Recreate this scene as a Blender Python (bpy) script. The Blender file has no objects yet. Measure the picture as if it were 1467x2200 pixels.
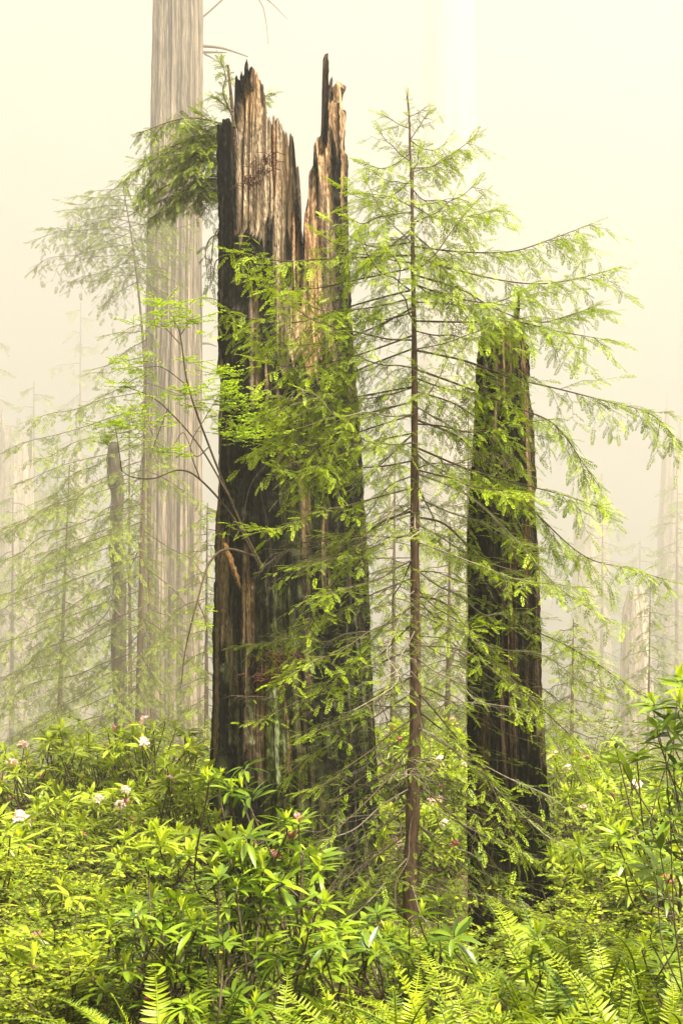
import bpy, math
import numpy as np

S = bpy.context.scene
COL = S.collection
R = math.radians

# ------------------------------------------------------------------ camera, world, sun, exposure
CAM_Z, FPX, HOR = 1.6, 3000.0, 1500.0        # eye height, focal length and horizon of the photo
cam = bpy.data.cameras.new("camera")
cam.sensor_fit = 'VERTICAL'
cam.sensor_height = 36.0
cam.lens = FPX / 2200.0 * 36.0
cam.shift_y = (HOR - 1100.0) / 2200.0
cam.clip_start, cam.clip_end = 0.1, 3000.0
camo = bpy.data.objects.new("camera", cam)
camo.location = (0, 0, CAM_Z)
camo.rotation_euler = (R(90), 0, 0)
COL.objects.link(camo)
S.camera = camo

SUN_EL, SUN_AZ = R(58), R(138)                 # azimuth clockwise from +Y (ahead), so from the right
W = bpy.data.worlds.new("World")
S.world = W
W.use_nodes = True
nt = W.node_tree
nt.nodes.clear()
sky = nt.nodes.new('ShaderNodeTexSky')
sky.sky_type = 'NISHITA'
sky.sun_disc = False
sky.sun_elevation = SUN_EL
sky.sun_rotation = SUN_AZ
sky.air_density, sky.dust_density, sky.ozone_density = 1.0, 4.0, 1.0
bw = nt.nodes.new('ShaderNodeRGBToBW')        # overcast: the cloud keeps the sky's brightness, not its blue
gam = nt.nodes.new('ShaderNodeMath'); gam.operation = 'POWER'; gam.inputs[1].default_value = 0.35
tint = nt.nodes.new('ShaderNodeVectorMath'); tint.operation = 'SCALE'
tint.inputs[0].default_value = (1.0, 0.96, 0.86)
bg = nt.nodes.new('ShaderNodeBackground'); bg.inputs[1].default_value = 0.15
out = nt.nodes.new('ShaderNodeOutputWorld')
mul = nt.nodes.new('ShaderNodeMath'); mul.operation = 'MULTIPLY'; mul.inputs[1].default_value = 0.52
L = nt.links.new
L(sky.outputs[0], bw.inputs[0]); L(bw.outputs[0], gam.inputs[0]); L(gam.outputs[0], mul.inputs[0])
L(mul.outputs[0], tint.inputs['Scale']); L(tint.outputs[0], bg.inputs[0]); L(bg.outputs[0], out.inputs[0])

sun = bpy.data.lights.new("sun", 'SUN')
sun.energy, sun.angle, sun.color = 4.8, R(14), (1.0, 0.93, 0.80)
suno = bpy.data.objects.new("sun", sun)
suno.rotation_euler = (R(90) - SUN_EL, 0, -SUN_AZ + math.pi)
suno.location = (0, 0, 60)
# lamp looks down -Z; point it from the sun's azimuth towards the scene
from mathutils import Vector
sd = Vector((math.sin(SUN_AZ) * math.cos(SUN_EL), math.cos(SUN_AZ) * math.cos(SUN_EL), math.sin(SUN_EL)))
suno.rotation_euler = sd.to_track_quat('Z', 'Y').to_euler()
COL.objects.link(suno)

HAZE = 0.0030
S.view_settings.view_transform = 'Standard'
S.view_settings.look = 'None'
S.view_settings.exposure = 2.03
S.view_settings.gamma = 1.0
S.render.engine = 'CYCLES'
cy = S.cycles
cy.max_bounces, cy.diffuse_bounces, cy.glossy_bounces = 6, 3, 2
cy.transmission_bounces, cy.volume_bounces, cy.transparent_max_bounces = 3, 4, 8
cy.use_denoising = True
cy.denoising_prefilter = 'ACCURATE'
cy.use_adaptive_sampling = False
cy.denoiser = 'OPENIMAGEDENOISE'
cy.sample_clamp_indirect = 6.0
cy.caustics_reflective = cy.caustics_refractive = False


# ------------------------------------------------------------------ small maths
def P(x, y, d):
    """the point of the place that the photo shows at pixel x, y when it stands d metres ahead"""
    return np.array([(x - 733.5) / FPX * d, d, CAM_Z - (y - HOR) / FPX * d])


def nrm(v):
    return v / np.maximum(np.linalg.norm(v, axis=-1, keepdims=True), 1e-9)


def spline(pts, n=40):
    p = np.asarray(pts, float)
    if len(p) == 2:
        return p[0] + (p[1] - p[0]) * np.linspace(0, 1, n)[:, None]
    q = np.vstack([2 * p[0] - p[1], p, 2 * p[-1] - p[-2]])
    seg = np.linspace(0, len(p) - 1 - 1e-9, n)
    i = seg.astype(int); t = (seg - i)[:, None]
    a, b, c, e = q[i], q[i + 1], q[i + 2], q[i + 3]
    return .5 * (2 * b + (c - a) * t + (2 * a - 5 * b + 4 * c - e) * t ** 2 + (3 * b - 3 * c + e - a) * t ** 3)


def even(p, n):
    d = np.r_[0, np.cumsum(np.linalg.norm(np.diff(p, axis=0), axis=1))]
    u = np.linspace(0, d[-1], n)
    return np.stack([np.interp(u, d, p[:, k]) for k in range(p.shape[1])], 1), d[-1]


_H = np.random.default_rng(3).random((256, 256))


def vn(u, v, pu, seed=0):
    """value noise; u repeats every pu cells"""
    u = np.asarray(u, float); v = np.asarray(v, float)
    iu = np.floor(u).astype(int); iv = np.floor(v).astype(int)
    fu = u - iu; fv = v - iv
    fu = fu * fu * (3 - 2 * fu); fv = fv * fv * (3 - 2 * fv)
    s = seed * 37
    def h(a, b): return _H[(a % pu + s) % 256, (b + s * 3 + 64) % 256]
    return (h(iu, iv) * (1 - fu) + h(iu + 1, iv) * fu) * (1 - fv) + (h(iu, iv + 1) * (1 - fu) + h(iu + 1, iv + 1) * fu) * fv


def ground_z(x, y):
    x = np.asarray(x, float); y = np.asarray(y, float)
    d = np.hypot(x, y)
    z = -0.22 + 0.10 * np.sin(x * .9 + 1.3) * np.cos(y * .7) + 0.05 * np.sin(x * 2.3 + y * 1.7)
    s = np.clip((y - 14) / 60, 0, 1); s = s * s * (3 - 2 * s)
    z = z - 3.9 * s - 8.0 * np.clip((y - 74) / 200, 0, 1) + 0.35 * s * np.sin(x * .21) * np.cos(y * .17)
    z = z - 0.25 * np.exp(-((x - 1.2) ** 2 + (y - 10.5) ** 2) / 3)
    return z


# ------------------------------------------------------------------ materials
def mat(name):
    m = bpy.data.materials.new(name); m.use_nodes = True
    m.node_tree.nodes.clear()
    o = m.node_tree.nodes.new('ShaderNodeOutputMaterial')
    return m, m.node_tree, o


def leaf_mat(name, lo, hi, trans=.42, rough=.5, spec=.35, objvar=.35):
    m, t, o = mat(name)
    N = t.nodes.new; L = t.links.new
    a = N('ShaderNodeAttribute'); a.attribute_name = 'tint'
    oi = N('ShaderNodeObjectInfo')
    mm = N('ShaderNodeMath'); mm.operation = 'MULTIPLY_ADD'
    mm.inputs[1].default_value = objvar
    s = N('ShaderNodeMath'); s.operation = 'SUBTRACT'; s.inputs[1].default_value = objvar * .5
    L(oi.outputs['Random'], mm.inputs[0]); L(a.outputs['Fac'], mm.inputs[2]); L(mm.outputs[0], s.inputs[0])
    r = N('ShaderNodeValToRGB')
    r.color_ramp.elements[0].color = (*lo, 1); r.color_ramp.elements[1].color = (*hi, 1)
    L(s.outputs[0], r.inputs[0])
    b = N('ShaderNodeBsdfPrincipled')
    b.inputs['Roughness'].default_value = rough
    b.inputs['Specular IOR Level'].default_value = spec
    L(r.outputs[0], b.inputs['Base Color'])
    tr = N('ShaderNodeBsdfTranslucent')
    g = N('ShaderNodeMix'); g.data_type = 'RGBA'; g.blend_type = 'MULTIPLY'; g.inputs[0].default_value = 1
    g.inputs[7].default_value = (1.45, 1.45, .7, 1)
    L(r.outputs[0], g.inputs[6]); L(g.outputs[2], tr.inputs[0])
    mx = N('ShaderNodeMixShader'); mx.inputs[0].default_value = trans
    L(b.outputs[0], mx.inputs[1]); L(tr.outputs[0], mx.inputs[2]); L(mx.outputs[0], o.inputs[0])
    return m


def wood_mat(name, scale=(14, 14, 1.2), bump=.5, dist=.02, rough=.85, spec=.2, lo=.6, hi=1.35, fine=(60, 60, 5)):
    """colour from the mesh's own 'col' attribute, broken up by grain along z"""
    m, t, o = mat(name)
    N = t.nodes.new; L = t.links.new
    a = N('ShaderNodeAttribute'); a.attribute_name = 'col'
    tc = N('ShaderNodeTexCoord')
    mp = N('ShaderNodeMapping'); mp.inputs['Scale'].default_value = scale
    L(tc.outputs['Object'], mp.inputs[0])
    n = N('ShaderNodeTexNoise'); n.inputs['Scale'].default_value = 1; n.inputs['Detail'].default_value = 7
    n.inputs['Roughness'].default_value = .65
    L(mp.outputs[0], n.inputs['Vector'])
    mp2 = N('ShaderNodeMapping'); mp2.inputs['Scale'].default_value = fine
    L(tc.outputs['Object'], mp2.inputs[0])
    n2 = N('ShaderNodeTexNoise'); n2.inputs['Scale'].default_value = 1; n2.inputs['Detail'].default_value = 4
    L(mp2.outputs[0], n2.inputs['Vector'])
    ad = N('ShaderNodeMath'); ad.operation = 'ADD'
    L(n.outputs[0], ad.inputs[0]); L(n2.outputs[0], ad.inputs[1])
    mr = N('ShaderNodeMapRange')
    mr.inputs[1].default_value, mr.inputs[2].default_value = .7, 1.3
    mr.inputs[3].default_value, mr.inputs[4].default_value = lo, hi
    L(ad.outputs[0], mr.inputs[0])
    g = N('ShaderNodeVectorMath'); g.operation = 'SCALE'
    L(a.outputs['Color'], g.inputs[0]); L(mr.outputs[0], g.inputs['Scale'])
    b = N('ShaderNodeBsdfPrincipled')
    b.inputs['Roughness'].default_value = rough; b.inputs['Specular IOR Level'].default_value = spec
    L(g.outputs[0], b.inputs['Base Color'])
    bp = N('ShaderNodeBump'); bp.inputs['Strength'].default_value = bump; bp.inputs['Distance'].default_value = dist
    L(ad.outputs[0], bp.inputs['Height']); L(bp.outputs[0], b.inputs['Normal'])
    L(b.outputs[0], o.inputs[0])
    return m


def plain_bark(name, c1, c2, sc=(9, 9, 2), bump=.4):
    m, t, o = mat(name)
    N = t.nodes.new; L = t.links.new
    tc = N('ShaderNodeTexCoord')
    mp = N('ShaderNodeMapping'); mp.inputs['Scale'].default_value = sc
    L(tc.outputs['Object'], mp.inputs[0])
    n = N('ShaderNodeTexNoise'); n.inputs['Scale'].default_value = 3; n.inputs['Detail'].default_value = 6
    L(mp.outputs[0], n.inputs['Vector'])
    r = N('ShaderNodeValToRGB')
    r.color_ramp.elements[0].position, r.color_ramp.elements[1].position = .35, .65
    r.color_ramp.elements[0].color = (*c1, 1); r.color_ramp.elements[1].color = (*c2, 1)
    L(n.outputs[0], r.inputs[0])
    b = N('ShaderNodeBsdfPrincipled'); b.inputs['Roughness'].default_value = .85
    b.inputs['Specular IOR Level'].default_value = .2
    L(r.outputs[0], b.inputs['Base Color'])
    bp = N('ShaderNodeBump'); bp.inputs['Strength'].default_value = bump; bp.inputs['Distance'].default_value = .01
    L(n.outputs[0], bp.inputs['Height']); L(bp.outputs[0], b.inputs['Normal'])
    L(b.outputs[0], o.inputs[0])
    return m


M = {}
M['burnt'] = wood_mat('burnt_wood', (18, 18, 2.2), 1.0, .05, .95, .06, .25, 1.75, (75, 75, 16))
M['redwood'] = wood_mat('redwood_bark', (4, 4, .3), 1.0, .2, .9, .1, .4, 1.55, (12, 12, 1.0))
M['sapbark'] = plain_bark('sapling_bark', (.055, .032, .018), (.15, .09, .055), (20, 20, 4))
M['twig'] = plain_bark('twig_bark', (.045, .03, .017), (.12, .085, .05), (30, 30, 30), .1)
M['greytwig'] = plain_bark('dead_twig', (.16, .13, .09), (.32, .27, .19), (30, 30, 30), .1)
M['rhodostem'] = plain_bark('rhododendron_bark', (.05, .034, .02), (.15, .11, .07), (30, 30, 30), .2)
M['needle'] = leaf_mat('redwood_needles', (.040, .074, .002), (.33, .43, .004), .25, .5, .3, .15)
M['hemlock'] = leaf_mat('hemlock_needles', (.024, .046, .002), (.26, .34, .005), .22, .5, .3, .15)
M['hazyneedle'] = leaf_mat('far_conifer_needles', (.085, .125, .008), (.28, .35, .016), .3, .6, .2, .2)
M['rhodo'] = leaf_mat('rhododendron_leaf', (.024, .062, .003), (.24, .34, .010), .18, .36, .45, .65)
M['palerhodo'] = leaf_mat('pale_rhododendron_leaf', (.075, .13, .006), (.38, .44, .02), .24, .4, .4, .45)
M['shoot'] = leaf_mat('rhododendron_new_growth', (.32, .42, .016), (.52, .58, .035), .45, .45, .3, .3)
M['fern'] = leaf_mat('fern_blade', (.036, .092, .003), (.36, .42, .009), .27, .45, .35, .7)
M['huckle'] = leaf_mat('huckleberry_leaf', (.026, .068, .002), (.33, .40, .007), .28, .5, .3, .75)
M['lime'] = leaf_mat('lime_leaf', (.20, .32, .003), (.40, .50, .006), .4, .5, .3, .2)
M['cover'] = leaf_mat('ground_cover_leaf', (.028, .06, .002), (.24, .29, .007), .25, .5, .3, .1)
M['petal'] = leaf_mat('rhododendron_petal', (.80, .50, .58), (.88, .74, .76), .3, .5, .2, .5)
M['bud'] = leaf_mat('rhododendron_bud', (.50, .10, .14), (.70, .32, .36), .3, .5, .2, .5)
M['litter'] = plain_bark('needle_litter', (.035, .022, .012), (.10, .062, .033), (2, 2, 2), .6)
M['lichen'] = plain_bark('beard_lichen', (.22, .24, .10), (.36, .38, .18), (20, 20, 20), .1)
M['rootmat'] = plain_bark('red_root_fibre', (.035, .012, .006), (.12, .042, .02), (40, 40, 40), .3)


# ------------------------------------------------------------------ mesh buffers
class Buf:
    def __init__(self):
        self.v, self.f, self.t, self.n = [], [], [], 0

    def add(self, v, f, tint=.5):
        v = np.asarray(v, np.float32).reshape(-1, 3)
        f = np.asarray(f, np.int64).reshape(-1, 4)
        self.v.append(v); self.f.append(f + self.n)
        self.t.append(np.broadcast_to(np.asarray(tint, np.float32), (len(v),)))
        self.n += len(v)

    def tube(self, p, r, k=6, tint=.5, cap=True):
        p = np.asarray(p, float)[None]; r = np.broadcast_to(np.asarray(r, float), (p.shape[1],))[None]
        self.tubes(p, r, k, tint)

    def tubes(self, p, r, k=3, tint=.5):
        """p (N,m,3), r (N,m)"""
        N_, m = p.shape[:2]
        if N_ == 0: return
        t = np.gradient(p, axis=1); t = nrm(t)
        d0 = nrm(p[:, -1] - p[:, 0])
        ref = np.where(np.abs(d0[:, 2:3]) > .8, np.array([[1., 0, 0]]), np.array([[0, 0, 1.]]))[:, None]
        a = nrm(np.cross(t, np.broadcast_to(ref, t.shape))); b = np.cross(t, a)
        an = np.arange(k) * 2 * np.pi / k
        v = p[:, :, None] + r[:, :, None, None] * (a[:, :, None] * np.cos(an)[:, None] + b[:, :, None] * np.sin(an)[:, None])
        i, j, c = np.meshgrid(np.arange(N_), np.arange(m - 1), np.arange(k), indexing='ij')
        base = i * m * k
        f = np.stack([base + j * k + c, base + j * k + (c + 1) % k, base + (j + 1) * k + (c + 1) % k, base + (j + 1) * k + c], -1)
        self.add(v, f, tint)

    def scatter(self, T, pos, x, up, sc, tint, tt=0.0):
        """copies of template T=(verts, quads) at pos with local X along x and local Z near up"""
        n = len(pos)
        if n == 0: return
        tv, tf = T[0], T[1]
        x = nrm(x); y = nrm(np.cross(up, x)); z = np.cross(x, y)
        sc = np.broadcast_to(np.asarray(sc, float), (n,))
        v = (tv[None, :, 0:1] * x[:, None] + tv[None, :, 1:2] * y[:, None] + tv[None, :, 2:3] * z[:, None]) * sc[:, None, None] + pos[:, None]
        f = tf[None] + (np.arange(n) * len(tv))[:, None, None]
        ti = np.broadcast_to(np.asarray(tint, float), (n,))[:, None] + tt * (T[2] if len(T) > 2 else np.zeros(len(tv)))[None]
        self.add(v, f, np.clip(ti, 0, 1).reshape(-1))

    def build(self, name, material, parent=None, loc=None, smooth=True, col=None, link=True):
        me = bpy.data.meshes.new(name)
        v = np.concatenate(self.v) if self.v else np.zeros((0, 3), np.float32)
        f = np.concatenate(self.f) if self.f else np.zeros((0, 4), np.int64)
        if loc is not None: v = v - np.asarray(loc, np.float32)
        me.vertices.add(len(v)); me.vertices.foreach_set('co', v.astype(np.float32).ravel())
        me.loops.add(f.size); me.loops.foreach_set('vertex_index', f.astype(np.int32).ravel())
        me.polygons.add(len(f)); me.polygons.foreach_set('loop_start', np.arange(0, f.size, 4, dtype=np.int32))
        if smooth: me.polygons.foreach_set('use_smooth', np.ones(len(f), bool))
        me.update(calc_edges=True)
        at = me.attributes.new('tint', 'FLOAT', 'POINT')
        at.data.foreach_set('value', np.concatenate(self.t).astype(np.float32))
        if col is not None:
            ca = me.color_attributes.new('col', 'FLOAT_COLOR', 'POINT')
            ca.data.foreach_set('color', np.c_[col, np.ones(len(col))].astype(np.float32).ravel())
        me.materials.append(material)
        if not link: return me
        return put(name, me, parent)


def put(name, me, parent=None, loc=(0, 0, 0), rot=(0, 0, 0), sc=1.0):
    o = bpy.data.objects.new(name, me)
    COL.objects.link(o)
    o.location, o.rotation_euler, o.scale = loc, rot, (sc, sc, sc)
    if parent is not None: o.parent = parent
    return o


def tag(o, label=None, cat=None, group=None, kind=None):
    if label: o['label'] = label
    if cat: o['category'] = cat
    if group: o['group'] = group
    if kind: o['kind'] = kind
    return o


def thing(name, loc, label, cat, group=None, rz=0.0):
    o = bpy.data.objects.new(name, None)
    o.empty_display_size = .2
    COL.objects.link(o)
    o.location = [float(c) for c in loc]; o.rotation_euler = (0, 0, rz)
    return tag(o, label, cat, group)


def structure(b, name, material, **k):
    return tag(b.build(name, material, **k), kind='structure')


# ------------------------------------------------------------------ ground
def make_ground():
    b = Buf()
    # fine near the camera, coarse towards the horizon
    ys = np.r_[np.linspace(-40, 0, 15)[:-1], np.linspace(0, 40, 130)[:-1], np.geomspace(40, 1500, 70)]
    xs = np.r_[-np.geomspace(20, 900, 30)[::-1][:-1], np.linspace(-20, 20, 110), np.geomspace(20, 900, 30)[1:]]
    X, Y = np.meshgrid(xs, ys)
    Z = ground_z(X, Y) + .03 * vn(X * 3, Y * 3, 251)
    n, m = X.shape
    i, j = np.meshgrid(np.arange(n - 1), np.arange(m - 1), indexing='ij')
    f = np.stack([i * m + j, i * m + j + 1, (i + 1) * m + j + 1, (i + 1) * m + j], -1)
    b.add(np.stack([X, Y, Z], -1), f)
    structure(b, 'ground', M['litter'])


make_ground()


# ------------------------------------------------------------------ trunks with a surface of their own
def grid_faces(nz, nt):
    i, j = np.meshgrid(np.arange(nz - 1), np.arange(nt), indexing='ij')
    return np.stack([i * nt + j, i * nt + (j + 1) % nt, (i + 1) * nt + (j + 1) % nt, (i + 1) * nt + j], -1).reshape(-1, 4)


def bark_trunk(parent, d, prof, seed, amp=.03, nth=160, nz=180, light=(.34, .28, .20), dark=(.13, .09, .06), freq=26, zsc=.25, flat=1.0, name='trunk', jag=0.0):
    """prof: rows (y, x_left, x_right) of the silhouette, top to bottom"""
    pr = np.array(sorted(prof), float)
    gx = ((pr[-1, 1] + pr[-1, 2]) / 2 - 733.5) * d / FPX
    pr[-1, 0] = max(HOR + (CAM_Z - float(ground_z(gx, d))) * FPX / d + 6, pr[-2, 0] + 10)
    th = np.linspace(0, 2 * np.pi, nth, endpoint=False)
    yy = np.linspace(pr[-1, 0], pr[0, 0], nz)
    xl = np.interp(yy, pr[:, 0], pr[:, 1]); xr = np.interp(yy, pr[:, 0], pr[:, 2])
    sc = d / FPX
    cx = ((xl + xr) / 2 - 733.5) * sc; rx = (xr - xl) / 2 * sc
    z = CAM_Z - (yy - HOR) * sc
    TH, Zg = np.meshgrid(th, z)
    if jag:
        zt = z[-1] - jag * np.abs(vn(th / (2 * np.pi) * 17, th * 0, 17, seed)) - jag * .4 * vn(th / (2 * np.pi) * 41, th * 0, 41, seed)
        Zg = z[0] + (Zg - z[0]) * ((zt - z[0]) / (z[-1] - z[0]))[None]
    u = TH / (2 * np.pi)
    RX = rx[:, None]
    wob = .35 * vn(u * 5, Zg * zsc * .5, 5, seed)
    ridge = 1 - np.abs(2 * vn((u + wob * .05) * freq, Zg * zsc, freq, seed + 1) - 1)
    ridge2 = 1 - np.abs(2 * vn((u + wob * .03) * freq * 3, Zg * zsc * 2.2, freq * 3, seed + 2) - 1)
    low = vn(u * 4, Zg * .12, 4, seed + 3) - .5
    r = RX * (1 + .05 * low) + amp * (ridge - .6) + amp * .45 * (ridge2 - .5)
    X = cx[:, None] + r * np.cos(TH); Y = d + r * np.sin(TH) * flat
    b = Buf()
    b.add(np.stack([X, Y, Zg], -1), grid_faces(nz, nth))
    # streaks: strips of paler and darker bark of their own, not tied to the relief
    k = .55 * vn(u * freq * 1.3, Zg * zsc * .6, int(freq * 1.3), seed + 5) + .45 * vn(u * freq * 3, Zg * zsc * 1.1, freq * 3, seed + 6)
    k = np.clip((k - .25) / .45, 0, 1)[..., None]
    col = (np.array(dark) * (1 - k) + np.array(light) * k).reshape(-1, 3)
    loc = np.array(parent.location)
    return b.build(name, M['redwood'], parent, loc=loc, col=col), (cx, z, rx)


def stump_body(parent, d, prof, top, colour, seed, name, nth=960, nz=520, amp=1.0, drop_back=45, ry=.9, floor_y=900):
    pr = np.array(sorted(prof), float)
    sc = d / FPX
    th = np.linspace(-np.pi / 2, 1.5 * np.pi, nth, endpoint=False)      # starts at the side facing the path
    ct, st = np.cos(th), np.sin(th)
    tp = np.array(top, float)
    xl, xr = pr[0, 1], pr[0, 2]
    cxt, hw = (xl + xr) / 2, (xr - xl) / 2
    px = cxt + hw * ct
    yt = np.interp(px, tp[:, 0], tp[:, 1])
    fib = vn((ct + 1) * 70 + (st > 0) * 31, th * 0, 251, seed)
    fib2 = vn((ct + 1) * 24 + (st > 0) * 17, th * 0, 251, seed + 1)
    yt = yt + 26 * (fib ** 2) + 22 * fib2 ** 2 + np.where(st > 0, drop_back * (.6 + .8 * vn(th * 6, th * 0, 251, seed + 2)), 0)
    ybot = pr[-1, 0]
    t = np.linspace(0, 1, nz) ** .92
    yy = ybot + t[:, None] * (yt - ybot)[None]
    XL = np.interp(yy, pr[:, 0], pr[:, 1]); XR = np.interp(yy, pr[:, 0], pr[:, 2])
    cxp, rp = (XL + XR) / 2, (XR - XL) / 2
    TH = np.broadcast_to(th, yy.shape); u = (TH + np.pi / 2) / (2 * np.pi)
    dj = d + ry * (xr - xl) / 2 * sc * st
    z = CAM_Z - (yy - HOR) * (dj / FPX)[None]
    rid = 1 - np.abs(2 * vn(u * 19 + .5 * vn(u * 5, z * .3, 5, seed), z * .22, 19, seed + 3) - 1)
    rid2 = 1 - np.abs(2 * vn(u * 53, z * .6, 53, seed + 4) - 1)
    fine = vn(u * 170, z * 1.6, 170, seed + 5)
    low = vn(u * 3, z * .35, 3, seed + 6) - .5
    xpix = cxp + rp * np.cos(TH)
    front = np.sin(TH) < .15
    wood, col = colour(xpix, yy, front, u, z, seed)
    crk = np.clip(1 - np.abs(vn(u * 60 + .8 * vn(u * 20, z * .5, 20, seed), z * .45, 60, seed + 7) - .5) / .05, 0, 1)
    chk = vn(u * 64, z * 26, 64, seed + 8)
    rel = amp * (.10 * (rid - .75) + .05 * (rid2 - .6) + .020 * (fine - .5) + .05 * low - .05 * wood - .035 * crk + .016 * chk * (1 - wood))
    r = rp * sc + rel - amp * .02
    X = (cxp - 733.5) * sc + r * np.cos(TH); Y = d + r * np.sin(TH) * ry
    outer = np.stack([X, Y, z], -1)
    # inside of the shell, thin at the splintered rim
    ni = 70
    yf = floor_y
    yi = yt[None] + np.linspace(0, 1, ni)[:, None] * (yf - yt)[None]
    zi = CAM_Z - (yi - HOR) * (dj / FPX)[None]
    thick = np.minimum(.20, .012 + .10 * (zi[0] - zi) ** .8) * amp
    XLi = np.interp(yi, pr[:, 0], pr[:, 1]); XRi = np.interp(yi, pr[:, 0], pr[:, 2])
    ci, ri = (XLi + XRi) / 2, (XRi - XLi) / 2 * sc
    thi = np.broadcast_to(th, yi.shape); ui = (thi + np.pi / 2) / (2 * np.pi)
    ii = ri + rel[-1] * np.exp(-2 * (zi[0] - zi)) - amp * .02 - thick - .03 * amp * vn(ui * 30, zi * .8, 30, seed + 9) * np.minimum(1, (zi[0] - zi) * 3)
    inner = np.stack([(ci - 733.5) * sc + ii * np.cos(thi), d + ii * np.sin(thi) * ry, zi], -1)
    V = np.concatenate([outer, inner[1:]], 0)
    rows = V.shape[0]
    f = grid_faces(rows, nth)
    cin = np.broadcast_to(np.array([.10, .066, .042]), inner[1:].shape) * (.5 + vn(ui[1:] * 40, zi[1:] * .7, 40, seed + 8))[..., None]
    C = np.concatenate([col, cin], 0).reshape(-1, 3)
    b = Buf()
    b.add(V, f)
    last = (rows - 1) * nth
    c = V[-1].mean(0)
    bv = np.concatenate([V[-1], c[None]])
    k = np.arange(nth)
    b.add(bv, np.stack([k, (k + 1) % nth, np.full(nth, nth), np.full(nth, nth)], -1)[:, [0, 1, 2, 2]] if False else
          np.stack([k[::2], (k[::2] + 1) % nth, (k[::2] + 2) % nth, np.full(nth // 2, nth)], -1))
    C = np.concatenate([C, np.full((nth + 1, 3), .03)], 0)
    return b.build(name, M['burnt'], parent, loc=np.array(parent.location), col=C)


def band(x, y, x0, x1, y0, y1, sx=8, sy=40):
    s = lambda t: np.clip(t, 0, 1)
    return s((x - x0) / sx + .5) * s((x1 - x) / sx + .5) * s((y - y0) / sy + .5) * s((y1 - y) / sy + .5)


def mixc(a, b, k):
    return a * (1 - k[..., None]) + np.asarray(b) * k[..., None]


def main_colour(x, y, front, u, z, seed):
    n1 = vn(u * 60, z * .7, 60, 11); n2 = vn(u * 150, z * 1.5, 150, 12); n3 = vn(u * 24, z * 1.1, 24, 13)
    fb = vn(u * 330, z * 2.6, 330, 15) * .6 + vn(u * 170, z * 5.5, 170, 16) * .4; ck = vn(u * 80, z * 24, 80, 17) * .6 + vn(u * 200, z * 11, 200, 18) * .4
    n4 = vn(u * 90, z * 9, 90, 14)
    n = .45 * n1 + .3 * n2 + .25 * n3
    xw = x + 22 * (n1 - .5) + 10 * (n2 - .5); yw = y + 150 * (n1 - .5) + 110 * (n2 - .5)
    tan = np.zeros_like(x)
    for q in [(512, 606, 120, 470, 1.), (560, 634, 225, 470, .95), (596, 618, 420, 640, .75), (548, 572, 430, 520, .8),
              (684, 716, 270, 560, 1.), (668, 712, 360, 620, 1.), (620, 700, 520, 690, .85), (606, 684, 600, 800, .50),
              (700, 724, 520, 760, .6), (545, 562, 620, 880, .75), (566, 586, 700, 880, .5),
              (704, 722, 90, 300, .55), (728, 746, 170, 560, .55), (472, 480, 240, 520, .25),
              (452, 478, 760, 1620, .95), (452, 470, 1600, 1760, .5), (484, 498, 1150, 1420, .6), (520, 548, 1130, 1360, .75), (500, 512, 1380, 1700, .45),
              (530, 546, 1280, 1640, .42), (655, 680, 1100, 1330, .30), (560, 600, 1040, 1200, .22), (614, 628, 1500, 1640, .95),
              (555, 572, 1440, 1700, .45), (700, 716, 1150, 1500, .38), (760, 770, 950, 1300, .45), (580, 640, 850, 1000, .3)]:
        tan = np.maximum(tan, band(xw, yw, *q[:4]) * q[4])
    w = np.clip((tan + .9 * (n - .5) - .25) / .25, 0, 1) * np.where(front, 1, .35) * (1 - .35 * np.clip((y - 750) / 400, 0, 1))
    streak = np.clip((n2 * .6 + n1 * .5 - .70) / .12, 0, 1) * .35
    w = np.maximum(w, streak * .6)
    char = mixc(np.broadcast_to(np.array([.0055, .005, .0038]), x.shape + (3,)), (.028, .025, .017), np.clip((n4 * .5 + n2 * .5 - .45) / .3, 0, 1))
    grey = np.array([.40, .30, .19]); warm = np.array([.50, .32, .17]); rust = np.array([.26, .085, .025])
    wd = mixc(np.broadcast_to(grey, x.shape + (3,)), warm, np.clip((n3 - .35) / .3, 0, 1))
    wd = mixc(wd, (.12, .085, .055), np.clip((n2 - .55) / .2, 0, 1) * .8)
    rs = np.maximum(band(xw, yw, 614, 628, 1500, 1640), np.maximum(band(xw, yw, 505, 540, 1220, 1340), np.maximum(band(xw, yw, 590, 604, 330, 420) , .5 * band(xw, yw, 640, 700, 480, 600))))
    wd = mixc(wd, rust, .75 * rs)
    wd = wd * (.35 + 1.3 * np.clip((fb - .2) / .6, 0, 1))[..., None]; char = char * (.35 + 2.6 * np.clip((ck - .3) / .5, 0, 1) ** 2)[..., None]
    # the lower wood is weathered brown and green with moss
    lowf = np.clip((y - 650) / 500, 0, 1)
    wd = mixc(wd, np.array([.19, .125, .055]), .75 * lowf)
    c = mixc(char, wd, w) if False else char * (1 - w[..., None]) + wd * w[..., None]
    ms = np.clip((n3 * .5 + n4 * .25 + n2 * .25 - .43) / .2, 0, 1) * np.clip((y - 800) / 500, 0, 1) * np.clip(1 - np.abs(x - 590) / 190, .15, 1)
    c = mixc(c, (.075, .088, .016), .75 * ms)
    li = np.clip((n4 * .6 + n2 * .4 - .60) / .1, 0, 1) * band(xw, yw, 588, 616, 1490, 1720) + .35 * np.clip((n4 * .6 + n2 * .4 - .68) / .08, 0, 1) * np.clip((y - 1200) / 300, 0, 1)
    c = mixc(c, (.22, .25, .11), np.clip(li, 0, 1))
    return w * np.clip(1.2 - lowf, .35, 1), c


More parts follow.
